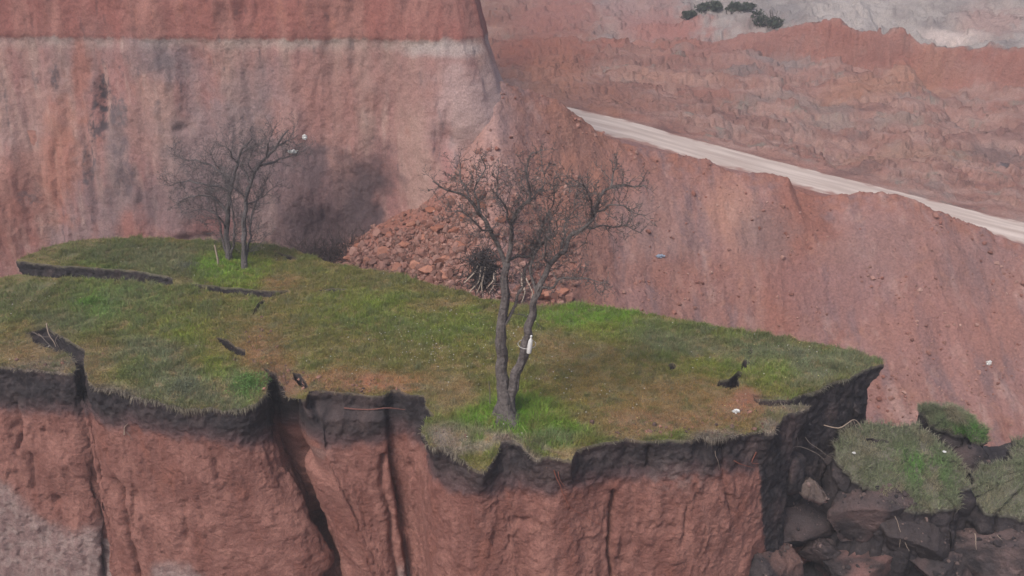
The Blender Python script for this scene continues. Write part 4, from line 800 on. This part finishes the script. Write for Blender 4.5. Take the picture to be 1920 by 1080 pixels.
# ------------------------------------------------------------------ trees
BARK = srgb(98, 92, 90, 1.1)
def twigs_from(path, r0, mb, rnd, level, length, spacing, col, spread=1.0, up=.25, nubs=True):
    """side twigs along a branch path, recursive"""
    d = np.cumsum(np.concatenate([[0], np.linalg.norm(np.diff(path, axis=0), axis=1)])); tot = d[-1]; s = rnd.uniform(.2, .6) * spacing
    while s < tot:
        p = np.array([np.interp(s, d, path[:, k]) for k in range(3)]); q = np.array([np.interp(min(s + .05, tot), d, path[:, k]) for k in range(3)]) - np.array([np.interp(max(s - .05, 0), d, path[:, k]) for k in range(3)])
        t = q / (np.linalg.norm(q) + 1e-9); a = rnd.normal(size=3) * [1, .8, 1]; a -= a @ t * t; a /= np.linalg.norm(a) + 1e-9
        dirn = t * rnd.uniform(.3, .8) + a * spread + np.array([0, 0, up]); dirn /= np.linalg.norm(dirn)
        L = length * rnd.uniform(.45, 1.2) * (1 - .45 * s / tot); m = max(3, int(L / .07)); pts = [p]; dd_ = dirn.copy()
        for k in range(m):
            dd_ = dd_ + rnd.normal(size=3) * .19 + np.array([0, 0, .04]); dd_ /= np.linalg.norm(dd_); pts.append(pts[-1] + dd_ * L / m)
        pts = np.array(pts); rr = np.linspace(r0, r0 * .25, len(pts)); mb.add(*tube(pts, rr, 4), col * rnd.uniform(.8, 1.25))
        if nubs and level <= 1:
            for _ in range(2 if level == 0 else 3):
                i = rnd.integers(1, len(pts)); nd = rnd.normal(size=3); nd[2] = abs(nd[2]); nd /= np.linalg.norm(nd); e = pts[i] + nd * rnd.uniform(.03, .07)
                mb.add(*tube(np.array([pts[i], (pts[i] + e) / 2, e]), [r0 * .7, r0 * .9, r0 * .6], 4), col * .85)
        if level > 0: twigs_from(pts, r0 * .65, mb, rnd, level - 1, length * .5, spacing * .75, col, spread, up, nubs)
        s += spacing * rnd.uniform(.5, 1.5)
def build_tree(name, base_px, limbs, label, trunk_n, seed, flare=1.6, col=BARK, tw=(2, .55, .2, .009), zoff=-.1, spread=1.0):
    b = onTop(*base_px); y0 = b[1]; root = empty(name, (b[0], b[1], b[2])); tag(root, label, 'tree'); rnd = np.random.default_rng(seed)
    tm = MB(); twm = MB()
    for i, (px, r0, r1) in enumerate(limbs):
        P = np.array([PY(u, v, y0 + dy) for (u, v, dy) in px])
        if i < trunk_n:
            if i == 0: P[0, 2] = b[2] + zoff
            path = smooth_path(P, .05, .06, seed + i * 5.); n = len(path); rr = np.linspace(r0, r1, n)
            hgt = path[:, 2] - b[2]
            rr = rr * (1 + (flare - 1) * np.exp(-(hgt.clip(0) / .22)))
            V, F = tube(path, rr, 28, seed + i, .45); tm.add(V, F, col[None] * (1 + .25 * fbm(V, (8, 8, 2), 3)[:, None]))
            if i: continue
        else:
            path = smooth_path(P, .06, .09, seed + i * 5.); rr = np.linspace(r0 * .85, r1 * .8, len(path)); V, F = tube(path, rr, 7, seed + i, .25)
            m = MB(); m.add(V, F, col * rnd.uniform(.9, 1.15)); m.build('branch', M_BARK, root, loc=b)
            k = int(len(path) * .12); twigs_from(path[k:], tw[3], twm, rnd, tw[0] - 1, tw[1], tw[2], col, spread)
    tm.build('trunk', M_BARK, root, loc=b); t_ = twm.build('twigs', M_BARK, root, smooth=False, loc=b); t_['kind'] = 'stuff'
    return root
main_limbs = [
    ([(953, 790, 0), (944, 745, 0), (941, 697, 0), (941, 640, .02), (944, 589, .05), (948, 541, .05), (948, 492, .05)], .125, .06),
    ([(950, 770, .0), (961, 722, 0), (979, 672, -.02), (991, 627, -.05), (999, 573, -.08), (1010, 538, -.1)], .105, .055),
    # left stem crown
    ([(948, 500, .05), (940, 468, .1), (924, 433, .15), (902, 401, .2), (880, 369, .1), (848, 358, .0), (812, 342, -.1)], .06, .014),
    ([(948, 500, .05), (956, 466, 0), (961, 428, -.1), (977, 390, -.2), (993, 364, -.3), (988, 312, -.5), (1000, 285, -.5)], .06, .012),
    ([(902, 401, .2), (893, 360, .4), (905, 320, .6), (900, 295, .6)], .028, .01),
    ([(880, 369, .1), (862, 335, .3), (868, 305, .5)], .022, .008),
    ([(924, 433, .15), (900, 425, -.2), (870, 400, -.5), (835, 392, -.7)], .025, .008),
    ([(961, 428, -.1), (945, 390, -.4), (930, 350, -.6), (938, 318, -.7)], .028, .008),
    ([(948, 490, .05), (972, 483, .2), (1000, 476, .3), (1025, 450, .4), (1030, 415, .5), (1048, 385, .6)], .035, .009),
    ([(977, 390, -.2), (1000, 372, .0), (1020, 340, .2), (1018, 312, .3)], .022, .007),
    ([(946, 610, 0), (962, 575, .15), (978, 540, .25), (985, 505, .3), (1000, 474, .35), (1004, 440, .4)], .04, .012),
    # right stem crown
    ([(1008, 542, -.1), (1031, 498, -.1), (1052, 466, -.1), (1085, 433, -.1), (1110, 408, -.1), (1122, 374, -.1), (1144, 353, .0), (1190, 347, .1), (1212, 345, .1)], .07, .012),
    ([(1005, 548, -.1), (998, 510, .1), (1003, 470, .3), (1018, 430, .5), (1036, 369, .6), (1040, 335, .6)], .038, .009),
    ([(1110, 408, -.1), (1108, 372, -.4), (1093, 345, -.6), (1066, 348, -.7)], .028, .008),
    ([(1144, 353, .0), (1148, 330, .1), (1158, 308, .2)], .024, .009),
    ([(1085, 433, -.1), (1122, 424, .3), (1168, 430, .5), (1200, 438, .5)], .026, .008),
    ([(1118, 396, -.1), (1150, 385, -.4), (1185, 398, -.6), (1205, 405, -.6)], .026, .008),
    ([(1012, 540, -.1), (1036, 533, -.3), (1063, 519, -.4), (1101, 519, -.5), (1140, 532, -.5)], .03, .008),
    ([(1052, 466, -.1), (1060, 430, .4), (1075, 395, .7), (1082, 360, .8)], .03, .008),
    ([(1031, 498, -.1), (1020, 470, -.4), (1045, 430, -.7), (1050, 405, -.8)], .026, .008)]
build_tree('bare_tree', (953, 785), main_limbs, 'large leafless forked tree standing near the front rim of the grassy block', 2, 11, 2.5, BARK, (2, .66, .092, .0076))
rear1 = [([(430, 492, 0), (426, 440, 0), (427, 398, 0), (432, 365, .0), (440, 325, .1), (452, 285, .1), (472, 262, .1)], .085, .02),
    ([(427, 400, 0), (402, 370, .2), (362, 368, .3), (330, 382, .3)], .05, .012), ([(432, 360, 0), (395, 345, -.2), (350, 340, -.3), (310, 347, -.4)], .05, .012), ([(438, 335, .1), (405, 318, .3), (380, 305, .4), (325, 296, .4)], .045, .01), ([(445, 305, .1), (430, 285, -.2), (410, 268, -.3)], .03, .01), ([(450, 290, .1), (480, 270, 0), (500, 255, 0)], .03, .01), ([(426, 430, 0), (408, 405, -.3), (380, 392, -.4), (350, 400, -.4)], .035, .01), ([(432, 365, 0), (418, 330, .4), (400, 300, .5), (388, 280, .5)], .035, .01)]
rear1 += [([(429, 486, 0), (418, 450, .2), (412, 410, .3), (398, 372, .4), (392, 340, .4)], .045, .012), ([(432, 480, 0), (440, 440, -.2), (437, 400, -.3), (428, 360, -.4), (432, 320, -.4)], .045, .012)]
rear2 = [([(459, 506, 0), (457, 450, 0), (460, 392, 0), (470, 345, 0), (482, 312, 0), (500, 294, 0), (524, 266, 0), (540, 244, 0)], .08, .015),
    ([(458, 495, 0), (468, 450, .2), (476, 400, .3), (492, 355, .4), (505, 325, .4)], .045, .012), ([(482, 312, 0), (515, 300, .2), (548, 291, .2), (572, 284, .2)], .045, .012), ([(470, 345, 0), (455, 320, .2), (448, 300, .4)], .04, .01), ([(463, 375, 0), (440, 350, -.2), (415, 342, -.3)], .035, .01), ([(500, 294, 0), (498, 270, -.3), (508, 248, -.3)], .03, .01), ([(515, 278, 0), (545, 262, .2), (560, 255, .2)], .03, .01), ([(461, 385, 0), (490, 372, .3), (512, 350, .4), (530, 345, .4)], .03, .01), ([(475, 335, 0), (470, 300, -.3), (478, 262, -.4)], .03, .01)]
RB = srgb(98, 92, 92, 1.1)
build_tree('bare_tree', (430, 489), rear1, 'leafless tree at the back left, the farther one whose branches reach left', 1, 21, 1.2, RB, (2, .9, .095, .0085))
build_tree('bare_tree', (459, 504), rear2, 'leafless tree at the back left, the nearer one leaning right with litter in its twigs', 1, 31, 1.2, RB, (2, .9, .095, .0085))
# ------------------------------------------------------------------ roots
def strands(name, paths, label, cat='roots', mat=M_ROOT):
    P0 = np.array(paths[0][0][0], float); root = empty(name, tuple(P0)); tag(root, label, cat)
    for i, (pts, r0, c) in enumerate(paths):
        pth = smooth_path(np.array(pts, float), .05, .03, i * 7.3); m = MB(); m.add(*tube(pth, np.linspace(r0, r0 * .4, len(pth)), 6, i, .3), c); m.build('root', mat, root, loc=P0)
    return root
RW = srgb(150, 134, 120, 1.1); RR = srgb(128, 80, 68, 1.1); RG = srgb(108, 98, 92, 1.1)
def face_pt(u, v, out=.06):
    h = curtain_hit(u, v)
    if h is None: return PZ(u, v, -1)
    # push out to the displaced face
    row = FACE.reshape(-1, 3); i = np.argmin(((row - h) ** 2).sum(1)); d = CAM - row[i]; d /= np.linalg.norm(d); return row[i] + d * out
strands('hanging_root', [([face_pt(*p) for p in [(1040, 882), (1050, 915), (1075, 950), (1120, 980)]], .012, RR), ([face_pt(*p) for p in [(1046, 885), (1048, 905), (1060, 925)]], .008, RR)], 'thin reddish root trailing down the red face under the lip')
strands('hanging_root', [([face_pt(*p) for p in [(645, 764), (680, 766), (720, 764), (760, 766)]], .018, srgb(112, 78, 72, 1.1))], 'long horizontal root stretched along the black topsoil in the recess')
strands('hanging_root', [([face_pt(*p) for p in [(1375, 862), (1392, 872), (1412, 878)]], .012, RR), ([face_pt(*p) for p in [(1420, 850), (1410, 865), (1425, 872)]], .010, RR), ([face_pt(*p) for p in [(1340, 845), (1345, 862), (1348, 880)]], .007, RW)], 'reddish broken roots sticking out at the red corner')
B_ = lambda u, v, z: PZ(u, v, z)
strands('hanging_root', [([B_(1545, 797, -.9), B_(1575, 802, -.85), B_(1600, 788, -.8), B_(1618, 808, -1.0)], .013, RW), ([B_(1600, 788, -.8), B_(1606, 800, -1.), B_(1614, 806, -1.1)], .008, RW)], 'pale crooked root jutting from the black wall under the turf tip')
strands('hanging_root', [([B_(1470, 845, -1.1), B_(1500, 838, -1.1), B_(1530, 850, -1.2), B_(1545, 862, -1.3)], .01, RG), ([B_(1492, 800, -.8), B_(1496, 830, -1.), B_(1494, 842, -1.1)], .007, RG), ([B_(1510, 820, -.9), B_(1530, 840, -1.1), B_(1560, 858, -1.2)], .007, RG)], 'grey tangled rootlets hanging in the black hollow')
strands('hanging_root', [([B_(1678, 968, -2.2), B_(1690, 1000, -2.6), B_(1705, 1032, -2.9)], .009, RW), ([B_(1690, 1000, -2.6), B_(1686, 1025, -2.8)], .006, RW)], 'pale root dangling down the front of the big green topped block')
strands('hanging_root', [([B_(1828, 1000, -2.6), B_(1832, 1032, -2.9)], .012, RW), ([B_(1870, 1003, -2.6), B_(1880, 1014, -2.7)], .01, RW)], 'short pale root stubs below the dry topped block')
strands('exposed_root', [([onTop(88, 612) + [0, 0, .08], B_(92, 628, -.05), B_(104, 650, -.2)], .014, RW), ([B_(72, 626, -.0), B_(88, 640, -.1), B_(100, 655, -.2)], .012, RG), ([B_(60, 622, 0.), B_(80, 632, -.05), B_(98, 630, -.02)], .01, RG), ([B_(110, 628, 0), B_(104, 640, -.1), B_(112, 655, -.3)], .012, RG)], 'bare roots bridging the short crack near the left edge')
strands('hanging_root', [([face_pt(232, 812), face_pt(236, 800), face_pt(240, 792)], .014, RW), ([face_pt(236, 806), face_pt(246, 815), face_pt(250, 822)], .008, RG)], 'small pale root stub in the black soil under the left rim')

# the torn-out root mass behind the block
rb = onTop(905, 556); rc0 = np.array([rb[0], rb[1] + .1, rb[2]]); root = empty('root_mass', tuple(rc0)); tag(root, 'dark tangled root mass with pale bare roots behind the big tree', 'roots'); rnd = np.random.default_rng(5)
m = MB()
for i in range(420):
    a = rnd.uniform(0, 2 * np.pi); h = rnd.uniform(.1, 1.15); w = .62 * (1 - .35 * h)
    p = rc0 + [rnd.normal() * w * .45, rnd.normal() * .2 + .25, h]; pts = [p]; d = rnd.normal(size=3) * [1, .5, 1] + [0, 0, -.5]; d /= np.linalg.norm(d)
    for k in range(6): d = d + rnd.normal(size=3) * .5; d /= np.linalg.norm(d); pts.append(pts[-1] + d * .07)
    m.add(*tube(np.array(pts), np.linspace(.014, .005, 7), 4), srgb(66, 60, 60, 1.) * rnd.uniform(.6, 1.5))
m.build('rootlets', M_ROOT, root, False, rc0)['kind'] = 'stuff'
V, F = rockV(2, 77, .3); make_mesh('soil_core', V * [.42, .28, .5] + rc0 + [0, .3, .5], F, np.tile(DARK, (len(V), 1)), M_EARTH, root, loc=rc0)
for (u, v, e) in [(880, 548, (902, 500)), (893, 552, (905, 505)), (905, 556, (910, 500)), (918, 548, (930, 508)), (912, 540, (926, 512)), (986, 548, (978, 512)), (996, 560, (985, 520)), (978, 568, (980, 530)), (870, 530, (896, 498))]:
    a = PY(u, v, rc0[1] - .1); b = PY(e[0], e[1], rc0[1] + .1); mid = (a + b) / 2 + rnd.normal(size=3) * .06; pth = smooth_path(np.array([b, mid, a]), .05, .02, u)
    mm = MB(); mm.add(*tube(pth, np.linspace(.022, .012, len(pth)), 6), srgb(168, 152, 138, 1.1)); mm.build('root', M_ROOT, root, loc=rc0)

# ------------------------------------------------------------------ brush under the cliff, shrubs on the far slope
def brush(name, c0, rad, n, L, r, col, label, cat='bush', leaf=None):
    root = empty(name, tuple(c0)); tag(root, label, cat); rnd = np.random.default_rng(int(abs(c0[0]) * 100) % 9999); m = MB()
    for i in range(n):
        p = c0 + rnd.normal(size=3) * rad * [.5, .5, 0] ; d = rnd.normal(size=3) * [.7, .7, .3] + [0, 0, .8]; d /= np.linalg.norm(d); pts = [p]; ll = L * rnd.uniform(.5, 1.2)
        for k in range(7): d = d + rnd.normal(size=3) * .3; d /= np.linalg.norm(d); pts.append(pts[-1] + d * ll / 7)
        m.add(*tube(np.array(pts), np.linspace(r, r * .35, 8), 4), col * rnd.uniform(.7, 1.3))
    m.build('stems', M_ROOT, root, False, c0)
    if leaf is not None:
        k, s_, lc = leaf; q = rnd.normal(size=(k, 3)); q /= np.linalg.norm(q, axis=1)[:, None]; q *= (rnd.random((k, 1)) ** .4)
        lob = rnd.normal(size=(6, 3)) * [.55, .5, .22]; q = c0 + (q * rnd.uniform(.35, .6, (k, 1)) + lob[rnd.integers(0, 6, k)]) * rad * [1.2, 1.0, .8] + [0, 0, rad * .5]; q += .25 * rad * np.stack([perlin(q * 2.5), perlin(q * 2.5 + 9), perlin(q * 2.5 + 19)], 1)
        q = q[perlin(q * 3.) > -.25]; k = len(q)
        a = rnd.normal(size=(k, 3)); a /= np.linalg.norm(a, axis=1)[:, None]; b = np.cross(a, rnd.normal(size=(k, 3))); b /= np.linalg.norm(b, axis=1)[:, None]; ss_ = rnd.uniform(.5, 1.3, (k, 1)) * s_
        V = np.stack([q - a * ss_, q + b * ss_ * .5, q + a * ss_, q - b * ss_ * .5], 1).reshape(-1, 3); mm = MB(); mm.add(V, np.arange(4 * k).reshape(-1, 4), np.repeat(lc * rnd.uniform(.6, 1.4, (k, 1)), 4, 0)); mm.build('leaves', M_LEAF, root, False, c0)
    return root
def wall_foot(u, v, y=29.2): p = PY(u, v, y); return p
for i, (u, v, r, lab) in enumerate([(585, 478, .7, 'dark dry brush heap at the foot of the cliff, left one of two'), (655, 470, .8, 'dark dry brush heap at the foot of the cliff, right one against the rubble')]):
    p = wall_foot(u, v); p[2] -= .2; brush('dry_bush', p, r, 260, 1.3, .012, srgb(70, 60, 60, 1.), lab)
for (u, v, r, lab) in [(1293, 36, .55, 'lowest small dark green shrub, leftmost of four on the far slope'), (1322, 20, .75, 'rounded dark green shrub, second from the left on the far slope'), (1388, 26, .7, 'flat dark green shrub, third from the left on the far slope'), (1436, 46, .95, 'largest dark green shrub, rightmost of four on the far slope')]:
    p = hitT(u, v); p[2] = float(T(p[0], p[1])) - .05; brush('green_shrub', p, r, 30, r * 1.2, .03, srgb(80, 72, 66), lab, 'shrub', (2200, .11, srgb(72, 82, 66, 1.)))

# ------------------------------------------------------------------ small things people left
def plastic_scrap(name, c, size, label, cat, mat=M_PLASTIC, seed=0):
    V, F = ICO[2]; r = np.random.default_rng(seed); V = V * size * [1, .8, .6]; V = V * (1 + .9 * perlin(ICO[2][0] * 2.2 + seed)[:, None]); V += .3 * np.max(size) * np.stack([perlin(ICO[2][0] * 5 + seed + k) for k in (1, 2, 3)], 1)
    o = make_mesh(name, V + c, F, None, mat, smooth=False, loc=c); return tag(o, label, cat)
yr2 = onTop(459, 504)[1]
plastic_scrap('plastic_bag', PY(571, 257, yr2 + .2), np.array([.06, .05, .10]), 'small white plastic scrap, the higher one caught in the rear tree', 'litter', seed=1)
plastic_scrap('plastic_bag', PY(548, 284, yr2 + .2), np.array([.12, .06, .07]), 'white plastic bag snagged on the lower right branch of the rear tree', 'litter', seed=2)
p = onTop(1380, 774); plastic_scrap('paper_scrap', p + [0, 0, .04], np.array([.07, .05, .05]), 'crumpled white scrap on the bare reddish turf near the right rim', 'litter', seed=3)
for (u, v, sz, lab) in [(1237, 490, .14, 'bluish plastic sheet scrap half buried on the embankment')]:
    p = hitT(u, v); p[2] = float(T(p[0], p[1])) + .05; plastic_scrap('plastic_scrap', p, np.array([sz, sz * .5, sz * .5]), lab, 'litter', M_BLUE, 4)
p = hitT(1853, 686); p[2] = float(T(p[0], p[1])) + .05; plastic_scrap('paper_scrap', p, np.array([.08, .06, .12]), 'pale scrap lying on the embankment near the right edge of the picture', 'litter', seed=6)
for (u, v, z_, lab) in [(1578, 915, -2.35, 'whitish crumbs of paper beside the flat pinkish clod'), (1600, 855, -1.45, 'small white scrap on the left of the big green topped block'), (1770, 853, -1.4, 'small white scrap on the right shoulder of the big green topped block')]:
    plastic_scrap('paper_scrap', PZ(u, v, z_) + [0, 0, .08], np.array([.035, .03, .03]) * (1.6 if u == 1578 else 1), lab, 'litter', seed=u)
# plastic bottle tied to the right stem
yb = onTop(953, 785)[1]; bt = PY(994, 645, yb - .22); bt_root = empty('plastic_bottle', tuple(bt)); tag(bt_root, 'white plastic bottle tied upright to the right stem of the big tree', 'bottle')
prof = [(-.19, .0), (-.188, .04), (-.17, .046), (-.05, .046), (.02, .044), (.07, .040), (.11, .02), (.14, .016), (.16, .016), (.162, .0)]
th = np.linspace(0, 2 * np.pi, 14, endpoint=False); V = np.array([[r * math.cos(t), r * math.sin(t), z] for z, r in prof for t in th]) + bt; V[:, 0] += (V[:, 2] - bt[2]) * .12
make_mesh('bottle_body', V, gridfaces(len(prof), 14, True), None, M_PLASTIC, bt_root, loc=bt)
V = np.array([[r * math.cos(t), r * math.sin(t), z] for z, r in [(.14, .0), (.141, .021), (.175, .021), (.178, 0)] for t in th]) + bt; V[:, 0] += (V[:, 2] - bt[2]) * .12
make_mesh('cap', V, gridfaces(4, 14, True), None, M_PLASTIC, bt_root, loc=bt)
tt = np.linspace(0, 2 * np.pi, 24); ctr = PY(988, 645, yb - .06); m = MB(); m.add(*tube(np.stack([ctr[0] + .17 * np.cos(tt), ctr[1] + .17 * np.sin(tt), ctr[2] + .02 * np.sin(tt)], 1), .006, 5), (.5, .5, .48)); m.build('string', M_ROOT, bt_root, loc=bt)
# thin pale stakes by the rear trees and a dry stalk by the big tree
def stake(name, px0, px1, r, col, label, cat):
    a = onTop(*px0); b = PY(px1[0], px1[1], a[1]); pth = smooth_path(np.array([a - [0, 0, .05], (a + b) / 2 + [.02, 0, 0], b]), .06, .02, px0[0]); m = MB(); m.add(*tube(pth, np.linspace(r, r * .6, len(pth)), 7, 1, .2), col)
    o = m.build(name, M_ROOT, loc=a); return tag(o, label, cat)
stake('wooden_stake', (409, 497), (402, 460), .035, RW, 'thin pale stake standing left of the rear trees', 'stake')
stake('dry_stalk', (918, 770), (916, 715), .012, RG, 'thin dry stalk just left of the big tree trunk', 'plant')

# ------------------------------------------------------------------ the dusty air
hv = np.array([[x, y, z] for x in (-64, 94) for y in (-34, 116) for z in (-11, 22)], float)
hf = np.array([[0, 1, 3, 2], [4, 6, 7, 5], [0, 4, 5, 1], [2, 3, 7, 6], [0, 2, 6, 4], [1, 5, 7, 3]])
hm = bpy.data.materials.new('dusty_air'); hm.use_nodes = True; hn = hm.node_tree.nodes; hn.clear()
pv = hn.new('ShaderNodeVolumePrincipled'); pv.inputs['Density'].default_value = .0034; pv.inputs['Color'].default_value = (.9, .88, .9, 1); pv.inputs['Anisotropy'].default_value = .2
ho = hn.new('ShaderNodeOutputMaterial'); hm.node_tree.links.new(pv.outputs[0], ho.inputs['Volume'])
hz = make_mesh('haze', hv, hf, None, hm, smooth=False); tag(hz, 'thin dusty haze softening the far hillside', 'haze', kind='stuff')
